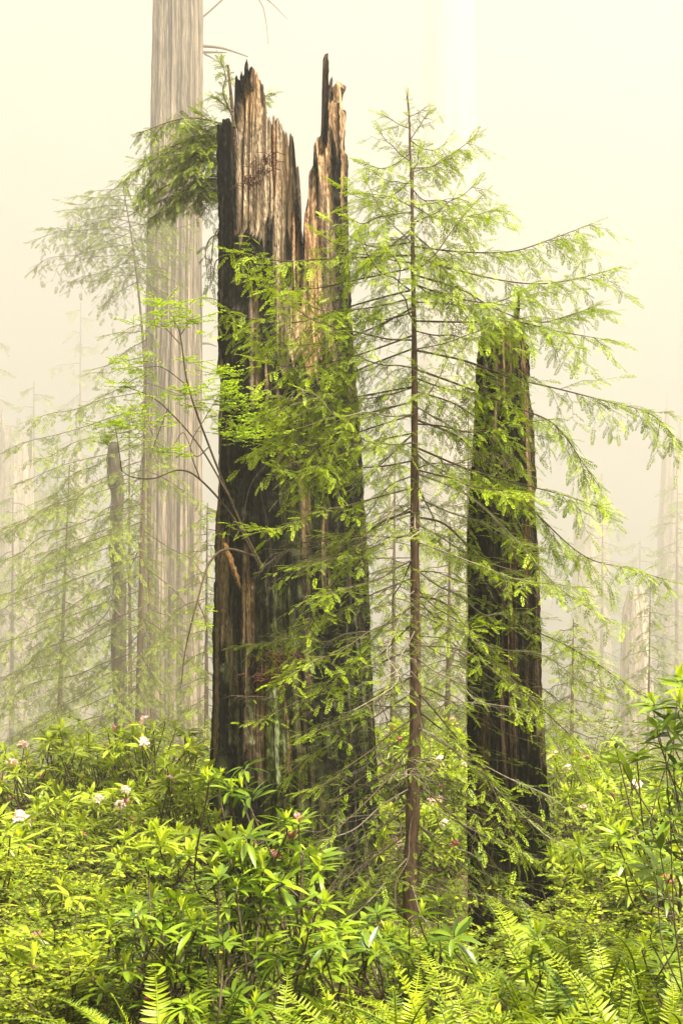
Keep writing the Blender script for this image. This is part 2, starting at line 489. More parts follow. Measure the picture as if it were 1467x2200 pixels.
MS = P(634, 1930, 13.0)
main = thing('burnt_stump', (MS[0], 13.0, MS[2]), 'tall broken redwood stump burnt black with two jagged tan spires and a gap between them', 'stump')
stump_body(main, 13.0,
           [(100, 468, 752), (250, 467, 752), (520, 467, 756), (700, 466, 764), (900, 461, 780), (1300, 455, 796), (1500, 453, 806), (1700, 450, 815), (1960, 440, 828)],
           [(468, 262), (474, 248), (488, 246), (496, 258), (501, 330), (506, 430), (510, 320), (513, 160), (521, 134), (528, 140), (532, 116), (538, 134),
            (550, 130), (557, 155), (561, 200), (570, 226), (581, 240), (592, 224), (600, 232), (610, 246), (618, 262), (626, 290), (630, 276), (637, 310),
            (643, 390), (648, 455), (651, 505), (660, 512), (666, 430), (675, 360), (684, 302), (692, 292), (699, 262), (703, 190), (707, 122), (712, 92), (716, 100),
            (721, 155), (725, 200), (731, 214), (735, 176), (738, 164), (741, 182), (744, 250), (748, 330), (752, 420)],
           main_colour, 21, 'burnt_shell', floor_y=760)


def side_colour(x, y, front, u, z, seed):
    n1 = vn(u * 40, z * .6, 40, 31); n2 = vn(u * 110, z * 1.4, 110, 32); n3 = vn(u * 18, z * 1.0, 18, 33); n4 = vn(u * 70, z * 9, 70, 34)
    fb = vn(u * 330, z * 2.6, 330, 15) * .6 + vn(u * 170, z * 5.5, 170, 16) * .4; ck = vn(u * 80, z * 24, 80, 17) * .6 + vn(u * 200, z * 11, 200, 18) * .4
    xw = x + 14 * (n1 - .5) + 6 * (n2 - .5); yw = y + 120 * (n1 - .5)
    tan = np.zeros_like(x)
    for q in [(1060, 1100, 600, 830, .95), (1108, 1122, 620, 760, .8), (1112, 1130, 760, 860, .5), (1040, 1062, 850, 960, .6), (1130, 1146, 850, 1120, .6),
              (1085, 1102, 900, 1500, .42), (1120, 1140, 1100, 1700, .38), (1026, 1050, 1550, 1900, .40), (1030, 1060, 1150, 1300, .30), (1150, 1170, 1100, 1800, .45),
              (1075, 1090, 1600, 1900, .40)]:
        tan = np.maximum(tan, band(xw, yw, *q[:4], 6, 40) * q[4])
    n = .45 * n1 + .3 * n2 + .25 * n3
    w = np.clip((tan + .9 * (n - .5) - .28) / .25, 0, 1) * np.where(front, 1, .4)
    w = np.maximum(w, .3 * np.clip((n2 * .6 + n1 * .5 - .68) / .12, 0, 1))
    char = mixc(np.broadcast_to(np.array([.006, .005, .0035]), x.shape + (3,)), (.036, .027, .018), np.clip((n4 * .5 + n2 * .5 - .45) / .3, 0, 1))
    lowf = np.clip((y - 850) / 300, 0, 1)
    wd = mixc(np.broadcast_to(np.array([.30, .20, .12]), x.shape + (3,)), (.11, .062, .032), lowf * .85)
    wd = mixc(wd, (.18, .07, .03), np.clip((n3 - .6) / .2, 0, 1) * .6)
    wd = wd * (.35 + 1.3 * np.clip((fb - .2) / .6, 0, 1))[..., None]; char = char * (.35 + 2.6 * np.clip((ck - .3) / .5, 0, 1) ** 2)[..., None]
    c = char * (1 - w[..., None]) + wd * w[..., None]
    ms = np.clip((n3 * .6 + n4 * .4 - .56) / .2, 0, 1) * np.clip((y - 800) / 300, 0, 1)
    return w * .7, mixc(c, (.045, .055, .012), .6 * ms)


SS = P(1095, 2110, 10.5)
side = thing('burnt_snag', (SS[0], 10.5, SS[2]), 'slim dark burnt snag with a needle thin splinter on top behind conifer branches', 'snag')
stump_body(side, 10.5,
           [(600, 1034, 1130), (720, 1033, 1130), (900, 1027, 1145), (1150, 1010, 1156), (1500, 1007, 1166), (1750, 1008, 1180), (1900, 1010, 1188), (2130, 1010, 1196)],
           [(1034, 720), (1037, 690), (1045, 682), (1053, 695), (1056, 760), (1060, 750), (1063, 690), (1068, 672), (1074, 664), (1085, 680), (1092, 690), (1097, 720),
            (1101, 735), (1106, 700), (1110, 660), (1114, 625), (1117, 628), (1121, 670), (1124, 690), (1128, 715), (1130, 760)],
           side_colour, 44, 'burnt_shell', nth=720, nz=480, amp=.6, drop_back=30, floor_y=880)

RW = P(365, 1730, 95.0)
rw = thing('redwood_tree', (RW[0], 95.0, RW[2]), 'massive old redwood with pale fluted bark fading into fog left of the burnt stump', 'tree')
bark_trunk(rw, 95.0, [(-200, 348, 424), (0, 332, 433), (400, 323, 434), (700, 316, 432), (1000, 305, 430), (1300, 299, 431), (1500, 296, 434), (1700, 289, 445), (1800, 280, 455)],
           5, .16, 640, 520, (.46, .37, .265), (.125, .095, .064), 52, .14)


# ------------------------------------------------------------------ leaf and needle shapes
def shoot_t(n, nl, w, seed, ang=60, bend=.12):
    """a shoot one unit long with two ranks of flat needles"""
    rs = np.random.default_rng(seed)
    v, f, tt = [], [], []
    for i in range(n):
        t = (i + .6) / n
        for s in (-1, 1):
            a = R(ang + rs.uniform(-12, 10) - 25 * t) * s
            l = nl * (.55 + .5 * math.sin(math.pi * min(1, .15 + t * .8))) * rs.uniform(.8, 1.15)
            if t > .9: l *= .75
            d = np.array([math.cos(a), math.sin(a), rs.uniform(-.25, .2)]); q = np.array([-math.sin(a), math.cos(a), rs.uniform(-.3, .3)])
            b = np.array([t, 0, -bend * t * t])
            k = len(v)
            v += [b, b + d * l * .45 + q * w, b + d * l + np.array([0, 0, -.12 * l]), b + d * l * .45 - q * w]
            f.append([k, k + 1, k + 2, k + 3]); tt += [.25 * t] * 4
    return np.array(v), np.array(f), np.array(tt)


T_RED = [shoot_t(9, .22, .036, s) for s in range(4)]          # coast redwood sprays
T_HEM = [shoot_t(8, .24, .050, 20 + s, 65) for s in range(3)]
T_FAR = [shoot_t(5, .34, .065, 30 + s, 55) for s in range(3)]


def bough(tw, lf, path, r0, s2, l2, s3, l3, droop, TS, rs, start=.12, leafy=1.0, base=.35, spread=.85, r2=.003, tipgrowth=.35, gap=.0, m=6, sagk=.6, kt=4):
    """one limb: the limb itself, side twigs left and right, needle shoots along the twigs"""
    p, Ln = even(path, 48)
    tw.tube(p, np.linspace(r0, max(r0 * .22, r2), 48), 5)
    n = max(3, int(Ln * (1 - start) / s2))
    u = np.clip(start + (1 - start) * (np.arange(n) + rs.uniform(-.45, .45, n)) / n, 0, 1)
    if gap: u = u[vn(u * Ln * 2.2 + rs.uniform(0, 90), u * 0, 251, 77) > gap]
    n = len(u)
    if n == 0: return
    idx = u * 47; i0 = np.clip(idx.astype(int), 0, 46); fr = (idx - i0)[:, None]
    o = p[i0] * (1 - fr) + p[i0 + 1] * fr
    t = nrm(p[i0 + 1] - p[i0])
    Z = np.array([0, 0, 1.])
    side = nrm(np.cross(t, Z + .01)); sg = np.where(np.arange(n) % 2, 1, -1)[:, None]
    d = .62 * t + spread * side * sg * rs.uniform(.5, 1.1, (n, 1)) + rs.normal(0, .16, (n, 3))
    d[:, 2] -= droop * rs.uniform(0, 1.3, n)
    d = nrm(d)
    ln = l2 * (.30 + .8 * np.sin(np.pi * np.clip(u * .92 + .04, 0, 1)) ** .8) * rs.uniform(.45, 1.15, n)
    s = np.linspace(0, 1, m)
    q = o[:, None] + d[:, None] * (ln[:, None] * s)[..., None] + rs.normal(0, .06, (n, m, 3)) * (ln[:, None] * s)[..., None]
    q[:, :, 2] -= droop * sagk * ln[:, None] * s ** 2
    tw.tubes(q, r2 * (1 - .7 * s)[None] * np.ones((n, 1)), 3)
    # shoots
    K = int(np.ceil(ln.max() / s3)) + 1
    kk = np.arange(K)
    tv = (kk[None] + .7 + rs.uniform(-.3, .3, (n, K))) * s3 / ln[:, None]
    on = (tv < 1) & (rs.random((n, K)) < leafy * (.55 + .6 * rs.random((n, 1))))
    a, k = np.nonzero(on)
    tt = tv[a, k]
    x = tt * (m - 1); j = np.clip(x.astype(int), 0, m - 2); fx = (x - j)[:, None]
    pos = q[a, j] * (1 - fx) + q[a, j + 1] * fx
    t2 = nrm(q[a, j + 1] - q[a, j])
    sd = nrm(np.cross(t2, Z + rs.normal(0, .25, (len(a), 3))))
    dr = .65 * t2 + .75 * sd * np.where(k % 2, 1, -1)[:, None] + rs.normal(0, .18, (len(a), 3))
    dr[:, 2] -= droop * .5
    sc = l3 * rs.uniform(.55, 1.1, len(a)) * (1.1 - .45 * tt)
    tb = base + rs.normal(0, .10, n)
    ti = tb[a] + tipgrowth * tt * u[a] + rs.normal(0, .07, len(a))  # lighter new growth toward the tips
    ex = np.arange(n)[rs.random(n) < leafy + .15]
    pos = np.r_[pos, q[ex, -1] - .0 * d[ex]]; dr = np.r_[dr, nrm(q[ex, -1] - q[ex, -2])]; sc = np.r_[sc, l3 * rs.uniform(.7, 1.1, len(ex))]
    ti = np.r_[ti, tb[ex] + tipgrowth]
    # the limb's own end
    pe = p[[47, 45, 43, 41]]; de = nrm(p[[47, 45, 43, 41]] - p[[44, 42, 40, 38]]) + np.array([[0, 0, .1], [.3, .2, 0], [-.3, -.2, 0], [.2, -.3, 0]])
    if leafy > .3:
        pos = np.r_[pos, pe]; dr = np.r_[dr, de]; sc = np.r_[sc, np.full(4, l3)]; ti = np.r_[ti, np.full(4, base + tipgrowth)]
    up = Z + rs.normal(0, .30, (len(pos), 3))
    pick = rs.integers(0, len(TS), len(pos))
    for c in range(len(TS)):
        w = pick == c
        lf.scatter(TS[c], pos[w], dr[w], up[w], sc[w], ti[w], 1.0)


def limb_thing(root, path, r0, rs, needle='needle', bark='twig', name='branch', **k):
    """branch with its needles as a child, both in the tree's own space"""
    tw, lf = Buf(), Buf()
    bough(tw, lf, path, r0, rs=rs, **k)
    loc = np.array(root.location)
    b = tw.build(name, M[bark], root, loc=loc)
    if lf.n: lf.build('needles', M[needle], b, loc=loc)
    return b


# ------------------------------------------------------------------ the young redwood in front
YD = 9.5
yt_px = [(873, 200), (878, 260), (881, 320), (884, 420), (887, 560), (888, 760), (889, 1000), (889.5, 1250), (890, 1500), (886, 1750), (880, 1900), (886, 2110)]
YB = P(886, 2085, YD)
young = thing('young_redwood', YB, 'slender young conifer with a thin reddish trunk and long drooping green boughs', 'tree')
tp = np.array([P(x, y, YD) for x, y in yt_px])
tpath = spline(tp, 160)
tpath[:, 0] += .010 * (vn(np.linspace(0, 11, 160), np.zeros(160), 251, 61) - .5) + .012 * (vn(np.linspace(0, 4, 160), np.zeros(160), 251, 62) - .5)
wid = np.interp(tpath[:, 2], [P(0, y, YD)[2] for y in (2110, 1900, 1500, 1000, 700, 420, 200)], np.array([35, 32, 25, 17, 11, 7, 3]) * YD / FPX / 2)
tb = Buf()
uu = np.linspace(0, 1, 160)
tb.tube(tpath, wid * (1 + .06 * np.sin(uu * 140) + .05 * np.sin(uu * 57)), 14)
tb.build('trunk', M['sapbark'], young, loc=YB)


def on_trunk(y):
    z = P(0, y, YD)[2]
    i = np.argsort(tpath[:, 2])
    return np.array([np.interp(z, tpath[i, 2], tpath[i, 0]), YD, z])


rs = np.random.default_rng(101)
KY = dict(s2=.055, l2=.34, s3=.025, l3=.125, droop=.55, TS=T_RED, r2=.0022)
limb_thing(young, tpath[:16][::-1] + [0, -.004, 0], .002, rs, **{**KY, 's2': .03, 'l2': .07, 'l3': .05, 's3': .02, 'droop': .1, 'leafy': 1.0, 'base': .5, 'start': .02})
big = [  # limbs seen one by one: photo points, sideways drift in depth, side-twig length
    ([(880, 300), (905, 318), (935, 322), (960, 305)], .1, .12), ([(882, 362), (930, 357), (970, 332), (1016, 297)], .15, .20),
    ([(883, 330), (850, 352), (818, 362), (786, 352)], -.1, .16), ([(883, 385), (850, 415), (815, 425), (795, 420)], .1, .17),
    ([(884, 405), (910, 430), (945, 430), (985, 440)], -.15, .24), ([(885, 445), (845, 425), (805, 418), (765, 415)], .15, .22),
    ([(886, 440), (940, 470), (1000, 466), (1068, 450)], .2, .26), ([(886, 455), (820, 465), (780, 480), (752, 470)], -.3, .26),
    ([(886, 500), (930, 540), (960, 590), (985, 640)], -.4, .30), ([(886, 490), (850, 520), (815, 540), (790, 560)], -.35, .3),
    ([(887, 530), (1000, 542), (1100, 540), (1180, 515), (1272, 480)], .3, .36), ([(887, 548), (960, 575), (1100, 606), (1200, 606), (1336, 574)], -.2, .36),
    ([(887, 548), (800, 552), (700, 556), (600, 560), (492, 536)], -.25, .30), ([(888, 590), (990, 622), (1060, 662), (1150, 692), (1220, 678), (1292, 652)], .2, .34),
    ([(888, 622), (780, 650), (650, 690), (560, 690), (480, 660)], -.2, .34), ([(888, 690), (1000, 692), (1100, 690), (1200, 712), (1312, 732)], -.4, .36),
    ([(888, 660), (800, 705), (700, 735), (600, 740), (520, 705)], .25, .34),
    ([(888, 752), (1000, 776), (1100, 812), (1200, 836), (1300, 862), (1400, 892), (1470, 965)], .25, .34), ([(888, 748), (780, 790), (700, 830), (560, 895)], -.2, .36),
    ([(889, 792), (1000, 832), (1100, 872), (1190, 912), (1250, 992), (1292, 1055)], -.3, .34), ([(889, 862), (780, 890), (700, 905), (620, 935), (540, 975)], .2, .36),
    ([(889, 900), (1000, 950), (1130, 1082), (1250, 1192), (1350, 1222), (1432, 1246)], .15, .34), ([(889, 930), (800, 950), (720, 985), (650, 1010)], -.45, .36),
    ([(889, 960), (1010, 1010), (1120, 1040), (1230, 1070), (1310, 1100)], -.35, .30), ([(889, 1015), (1000, 1062), (1100, 1152), (1200, 1262), (1320, 1340)], -.2, .32),
    ([(889, 1110), (960, 1130), (1040, 1220), (1110, 1330), (1240, 1400), (1390, 1500)], .3, .30), ([(889, 1095), (800, 1135), (725, 1240), (660, 1350), (600, 1490)], -.3, .26),
    ([(889, 1020), (830, 1050), (760, 1140), (690, 1150)], .2, .24), ([(890, 1280), (960, 1300), (1040, 1400), (1140, 1500), (1290, 1640)], -.35, .28),
    ([(890, 1300), (830, 1340), (760, 1420), (660, 1500)], -.2, .26), ([(890, 1385), (1000, 1400), (1100, 1480), (1210, 1620), (1310, 1760)], .35, .28),
    ([(890, 1450), (800, 1500), (720, 1570), (600, 1690)], .3, .28), ([(890, 1480), (960, 1560), (1050, 1680), (1120, 1850)], -.5, .28),
    ([(889, 1560), (960, 1600), (1060, 1690), (1180, 1800), (1300, 1850)], .2, .28), ([(888, 1600), (820, 1640), (740, 1700), (620, 1790)], -.35, .26),
    ([(886, 1680), (960, 1740), (1050, 1840), (1130, 1960)], .25, .26), ([(886, 1720), (810, 1780), (730, 1830), (660, 1880)], .25, .24),
    ([(884, 1760), (980, 1850), (1080, 1930), (1190, 1975)], -.4, .24), ([(882, 1830), (820, 1860), (760, 1920)], -.3, .22),
    ([(888, 575), (780, 598), (660, 620), (550, 598)], .3, .3), ([(888, 720), (760, 765), (640, 790), (545, 770)], -.4, .32), ([(889, 830), (780, 850), (680, 868), (590, 850)], .4, .34),
    ([(889, 890), (780, 925), (690, 958), (585, 950)], -.1, .34), ([(888, 640), (800, 660), (700, 668), (640, 640)], -.5, .3), ([(888, 610), (980, 640), (1060, 650), (1120, 625)], -.45, .32),
    ([(889, 840), (980, 870), (1060, 930), (1120, 1010)], .45, .32), ([(887, 520), (800, 530), (740, 500), (700, 470)], .35, .26)]
for i, (pp, dz, l2) in enumerate(big):
    y0 = pp[0][1]
    k = np.linspace(0, 1, len(pp))
    pts = np.array([P(x, y, YD + dz * t) for (x, y), t in zip(pp, k)])
    pts[0] = on_trunk(y0)
    pth = spline(pts, 60)
    _, Ln = even(pth, 5)
    low = np.clip((y0 - 900) / 700, 0, 1)
    sp = .055 if Ln > .8 else .04
    limb_thing(young, pth, .0030 + .0055 * min(1, Ln / 1.6), rs, bark='twig' if y0 < 1000 or i % 3 else 'greytwig',
               **{**KY, 's2': sp * .92, 'l2': l2 * 1.05, 'droop': .12 + .26 * (y0 < 1000), 'leafy': 1.0 - .38 * low, 'start': .10 + .12 * low, 'base': .40 - .16 * low, 'tipgrowth': .38 - .12 * low, 'gap': .12 + .12 * low})
fill = []
for i in range(84):
    y0 = 235 + (1900 - 235) * ((i + .5) / 84) ** .92
    az = i * 2.39996 + .5
    if y0 > 480 and abs(math.cos(az)) > .88: az += .6
    L0 = np.interp(y0, [200, 300, 420, 560, 900, 1300, 1700, 1950], [.06, .2, .38, .85, 1.15, 1.35, 1.15, .8]) * rs.uniform(.75, 1.15)
    o = on_trunk(y0)
    h = np.array([math.cos(az), math.sin(az), 0])
    rise = np.interp(y0, [200, 400, 600, 1000, 1900], [.55, .22, .05, -.30, -.62])
    t = np.linspace(0, 1, 6)[:, None]
    pts = o + h * L0 * t + np.array([0, 0, 1.]) * (rise * L0 * t + .18 * L0 * t ** 2.4 * (1 if y0 < 1000 else .3)) + rs.normal(0, .03 * L0, (6, 3)) * t
    low = np.clip((y0 - 900) / 700, 0, 1)
    limb_thing(young, spline(pts, 40), .0025 + .004 * min(1, L0), rs, bark='twig' if rs.random() < .55 else 'greytwig',
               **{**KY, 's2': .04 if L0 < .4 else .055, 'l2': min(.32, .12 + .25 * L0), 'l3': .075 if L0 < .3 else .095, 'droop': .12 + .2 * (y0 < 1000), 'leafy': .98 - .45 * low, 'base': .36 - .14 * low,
                  'tipgrowth': .4 - .14 * low, 'gap': .1 + .15 * low, 'start': .06 + .1 * low})


for i in range(26):                     # dead lower limbs, a mesh of fine bare twigs
    y0 = 980 + 1000 * (i + rs.random()) / 26
    az = rs.choice([0, math.pi]) + rs.normal(0, .7)
    L0 = rs.uniform(.5, 1.3)
    t = np.linspace(0, 1, 6)[:, None]
    pts = on_trunk(y0) + np.array([math.cos(az), math.sin(az), 0]) * L0 * t + np.array([0, 0, 1.]) * (rs.uniform(-.75, .1) * L0 * t ** 1.3) + rs.normal(0, .05 * L0, (6, 3)) * t
    limb_thing(young, spline(pts, 40), .004, rs, bark='greytwig' if i % 2 else 'twig', **{**KY, 's2': .04, 'l2': .30, 'l3': .07, 'droop': .2, 'leafy': .10, 'base': .15, 'tipgrowth': .15, 'start': .08})


# ------------------------------------------------------------------ conifers further back
def conifer(name, label, base, top, d, nb, spread, seed, leafs='hazyneedle', cat='tree', group=None, bias=0.0, TS=None, s2=.22, l2=.75, s3=.11, l3=.26, droop=.5, r=.14,
            rise=-.15, first=.1, leafy=.85, shape=None, bark='sapbark', pathpx=None, dd=0.0, gap=.30, base_t=.35):
    """trunk from px base to px top at distance d; limbs in whorl order with needles"""
    d, spread, s2, l2, s3, l3, r = [q * 1.35 for q in (d, spread, s2, l2, s3, l3, r)]
    rs = np.random.default_rng(seed)
    base = (base[0], HOR + (CAM_Z - float(ground_z((base[0] - 733.5) * d / FPX, d))) * FPX / d + 3)
    if pathpx: pathpx = [base] + list(pathpx[1:])
    B = P(base[0], base[1], d)
    root = thing(name, B, label, cat, group)
    pts = pathpx or [base, ((base[0] * 2 + top[0]) / 3 + rs.uniform(-2, 2), (base[1] * 2 + top[1]) / 3), ((base[0] + 2 * top[0]) / 3, (base[1] + 2 * top[1]) / 3), top]
    path = spline([P(x, y, d) for x, y in pts], 60)
    tw, lf = Buf(), Buf(); tw.tube(path, np.linspace(r, r * .12, 60), 9)
    for i in range(nb):
        u = first + (1 - first) * (i + .5) / nb
        o = path[min(59, int(u * 59))]
        az = i * 2.39996 + rs.uniform(-.3, .3)
        h = np.array([math.cos(az) + bias, math.sin(az), 0]); h = h / np.linalg.norm(h) * (1 + .3 * bias * math.cos(az))
        Lb = spread * (shape(u) if shape else (1 - u) ** .7 * .9 + .1) * rs.uniform(.65, 1.1)
        t = np.linspace(0, 1, 6)[:, None]
        ri = rise + .55 * max(0, u - .6)
        p = o + h * Lb * t + np.array([0, 0, 1.]) * Lb * (ri * t - .12 * t ** 2) + rs.normal(0, .035 * Lb, (6, 3)) * t
        bough(tw, lf, spline(p, 30), max(.006, r * .16), s2, l2 * (.45 + .55 * Lb / spread), s3, l3, droop, TS or T_FAR, rs, leafy=leafy, gap=gap, r2=.006 * l3 / .26, base=base_t)
    tw.build('trunk', M[bark], root, loc=B)
    lf.build('crown', M[leafs], root, loc=B)
    return root


# the stand to the left, in front of the old redwood
KH = dict(s2=.14, l2=.95, s3=.085, l3=.30)
conifer('hazy_conifer', 'hazy drooping conifer left of the old redwood with boughs hanging over its mossy broken snag', (292, 1720), (318, 655), 44, 66, 4.3, 61, bias=-.75, rise=-.38, droop=.35, r=.11,
        shape=lambda u: (.55 + .7 * math.sin(math.pi * min(1, u * .9 + .05))) * (1.0 if u < .8 else (1 - u) * 4 + .2), **KH)
conifer('hazy_conifer', 'thin hazy sapling between the mossy snag and the old redwood', (281, 1700), (278, 900), 52, 34, 1.9, 62, rise=-.25, r=.11, **KH)
conifer('hazy_conifer', 'pale young conifer in fog at the far left behind the mossy snag', (120, 1700), (150, 1000), 62, 48, 3.6, 63, rise=-.25, r=.15, **KH)
# upper bough in the fog: a tall leaning conifer whose low limbs are out of sight
KB = dict(s2=.15, l2=1.0, s3=.09, l3=.31)
conifer('leaning_conifer', 'pale leaning conifer with a feathery top in fog above the hazy boughs', (330, 1720), (250, 385), 56, 50, 2.6, 64, bias=-.35, rise=-.2, r=.10, first=.70, droop=.45,
        pathpx=[(330, 1720), (322, 1200), (312, 800), (290, 560), (262, 385)], shape=lambda u: .25 + 1.05 * math.sin(math.pi * min(1, max(0, (u - .62) / .40))), leafy=.55, **KB)
# between and behind the two stumps
for k, (bx, ty, d, sp, lab) in enumerate([
        (842, 980, 34, 2.2, 'feathery young conifer in light fog just right of the tall burnt stump'),
        (960, 1120, 30, 2.0, 'short hazy conifer seen between the slender trunk and the slim burnt snag'),
        (1000, 850, 48, 2.9, 'taller misty conifer behind the gap between the two burnt stumps'),
        (1225, 1330, 36, 1.9, 'low misty conifer just right of the slim burnt snag'),
        (440, 1080, 40, 2.0, 'misty sapling squeezed between the old redwood and the tall burnt stump'),
        (1390, 1250, 60, 2.6, 'pale misty conifer before the short broken trunk at the right edge')]):
    conifer('misty_conifer', lab, (bx, 1720), (bx + 6, ty), d, 46, sp, 70 + k, rise=-.22, r=.09, leafy=.8, **KH)

# far forest: tall trees half lost in the fog
KF = dict(s2=.8, l2=3.4, s3=.40, l3=1.7, droop=.4)
far = [(-30, 700, 230, 14, 'ghostly tall conifer in fog at the far left edge'), (70, 820, 240, 13, 'ghostly conifer in fog second from the left edge'), (170, 650, 280, 15, 'ghostly conifer in fog with its top above the hazy boughs at left'),
       (120, 980, 190, 10, 'shorter ghostly conifer in green fog at left'), (1110, 960, 270, 11, 'ghostly conifer in fog behind the slim burnt snag'), (1290, 1080, 230, 11, 'ghostly conifer in fog right of the slim burnt snag'),
       (1450, 1040, 200, 10, 'dim conifer in fog at the right edge before the trunk with a burl'), (910, 900, 290, 10, 'ghostly conifer in fog behind the slender young trunk'), (1370, 1160, 290, 12, 'faint wide conifer deep in fog toward the right edge'),
       (25, 1060, 150, 8, 'green foggy conifer low at the far left edge')]
for k, (bx, ty, d, sp, lab) in enumerate(far):
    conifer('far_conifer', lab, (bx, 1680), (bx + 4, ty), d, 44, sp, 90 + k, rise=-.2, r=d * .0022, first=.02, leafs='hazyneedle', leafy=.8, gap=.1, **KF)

# big trunks in the fog
big_trunks = [  # most tops cut off ragged, standing in for fog that swallows them
    ([(840, 4, 70), (1300, -6, 76), (1760, -18, 86)], 250, .2, 'broad pale redwood trunk in fog at the left edge', 14),
    ([(960, 72, 103), (1740, 60, 116)], 330, .2, 'grey redwood trunk in fog just right of the left edge trunk', 14),
    ([(930, 148, 184), (1720, 136, 196)], 360, .2, 'misty redwood trunk left of the mossy snag', 14),
    ([(960, 1233, 1303), (1720, 1215, 1318)], 360, .25, 'wide grey redwood trunk in fog right of the slim burnt snag', 18),
    ([(700, 824, 847), (1700, 815, 857)], 400, .16, 'faint narrow redwood trunk beside the tall burnt stump', 20),
    ([(-60, 912, 1018), (700, 905, 1030), (1680, 895, 1045)], 490, .2, 'enormous redwood trunk almost lost in the fog behind the slender conifer', 0),
]
for k, (prof, d, amp, lab, jg) in enumerate(big_trunks):
    m = prof[-1]
    B = P((m[1] + m[2]) / 2, m[0], d)
    t = thing('redwood_tree', B, lab, 'tree', 'redwood trunks in the fog')
    bark_trunk(t, d, prof, 110 + k, amp * .6, 110, 160, (.56, .48, .37), (.40, .335, .25), 30, .035, jag=jg)  # fog put into the colour: bark paled so trunks merge with the sky
B = P(1366, 1690, 190)
t = thing('broken_trunk', B, 'short broken pale redwood trunk in fog near the right edge', 'trunk')
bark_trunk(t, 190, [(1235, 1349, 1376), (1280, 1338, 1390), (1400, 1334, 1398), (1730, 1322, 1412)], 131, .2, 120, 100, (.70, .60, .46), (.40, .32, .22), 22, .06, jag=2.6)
B = P(1446, 1660, 330)
t = thing('redwood_tree', B, 'pale brown redwood trunk with a burl cut off by the right edge', 'trunk')
bark_trunk(t, 330, [(820, 1428, 1476), (1100, 1412, 1476), (1350, 1414, 1480), (1480, 1420, 1484), (1740, 1416, 1500)], 133, .07, 130, 130, (.54, .46, .35), (.36, .29, .21), 26, .04, jag=22)  # bark lightened and top cut ragged to imitate fading into fog
bb = Buf()
rsb = np.random.default_rng(5)
ph, tq = np.meshgrid(np.linspace(0, np.pi, 16), np.linspace(0, 2 * np.pi, 24, endpoint=False), indexing='ij')
rr = 1.6 * (1 + .35 * vn(tq / (2 * np.pi) * 6, ph * 3, 6, 4))
c = P(1420, 1362, 328)
bb.add(np.stack([c[0] + rr * np.sin(ph) * np.cos(tq), c[1] + rr * np.sin(ph) * np.sin(tq), c[2] + rr * .9 * np.cos(ph)], -1), grid_faces(16, 24))
bb.build('burl', M['redwood'], t, loc=B, col=np.tile([.36, .28, .19], (16 * 24, 1)))

# the mossy snag with its pale dead branch
SB = P(262, 1690, 61)
snag = thing('mossy_snag', SB, 'narrow mossy brown snag with a pale forked dead branch left of the old redwood', 'snag')
sp = spline([P(x, y, 61) for x, y in [(266, 1700), (262, 1560), (256, 1400), (258, 1280), (249, 1150), (252, 1060), (243, 990), (247, 950)]], 120)
sw = np.interp(np.linspace(0, 1, 120), [0, .2, .45, .62, .72, .76, .85, 1], np.array([16, 15, 15, 13, 13, 17, 12, 9]) * 61 / FPX)
b = Buf(); b.tube(sp, sw * (1 + .05 * np.sin(np.linspace(0, 60, 120))), 16)
nv = b.n
vv = b.v[0].reshape(120, 16, 3); cc = vv.mean(1, keepdims=True)
b.v[0] = (cc + (vv - cc) * (.78 + .5 * vn(np.tile(np.arange(16), (120, 1)) * .9, np.arange(120)[:, None] / 7., 251, 12))[..., None]).reshape(-1, 3).astype(np.float32)
rc = vn(np.repeat(np.arange(120), 16) / 6., np.tile(np.arange(16), 120) * .7, 251, 9)
b.build('trunk', M['redwood'], snag, loc=SB, col=np.array([.055, .04, .022]) * (1 - rc[:, None]) + np.array([.24, .20, .11]) * rc[:, None])
b = Buf()
for pp, r in [([(262, 1150), (270, 1190), (274, 1232), (250, 1262), (240, 1300), (215, 1335), (180, 1358)], .05), ([(274, 1232), (292, 1240), (307, 1256)], .03), ([(240, 1300), (262, 1325), (300, 1340), (328, 1385)], .035),
              ([(236, 1310), (238, 1332)], .02), ([(245, 1085), (218, 1100), (196, 1125)], .03), ([(238, 1085), (228, 1110)], .02), ([(245, 1290), (232, 1262)], .035), ([(262, 1325), (290, 1345), (305, 1342)], .022)]:
    b.tube(spline([P(x, y, 60) for x, y in pp], 24), np.linspace(r * 1.35, r * .5, 24), 6)
db = b.build('dead_branch', M['greytwig'], snag, loc=SB)
for x, y, l in [(268, 1330, 14), (240, 1312, 10), (272, 1335, 22), (220, 1420, 40), (228, 1400, 25)]:
    b = Buf()
    for q in range(6):
        o = P(x + rsb.uniform(-4, 4), y, 60)
        b.tube(np.array([o, o + [rsb.uniform(-.04, .04), 0, -l * .5 * 61 / FPX], o + [rsb.uniform(-.08, .08), 0, -l * 61 / FPX]]), [.02, .018, .004], 3)
    b.build('lichen', M['lichen'], db, loc=SB)

# limbs of the old redwood high up
b = Buf()
for pp, r in [([(430, 98), (470, 102), (500, 110), (533, 122)], .09), ([(430, 112), (455, 112), (487, 113)], .09), ([(440, 116), (455, 124), (470, 134)], .06), ([(430, 640), (450, 640), (468, 645)], .08), ([(428, 738), (448, 738), (466, 744)], .08),
              ([(432, 40), (520, -30), (560, 5), (572, 50), (576, 95)], .05), ([(520, -30), (575, 0), (616, 40)], .05)]:
    b = Buf()
    b.tube(spline([P(x, y, 95.8) for x, y in pp], 20), np.linspace(r * 1.3, r * .45, 20), 6)
    b.build('limb', M['greytwig'], rw, loc=np.array(rw.location))


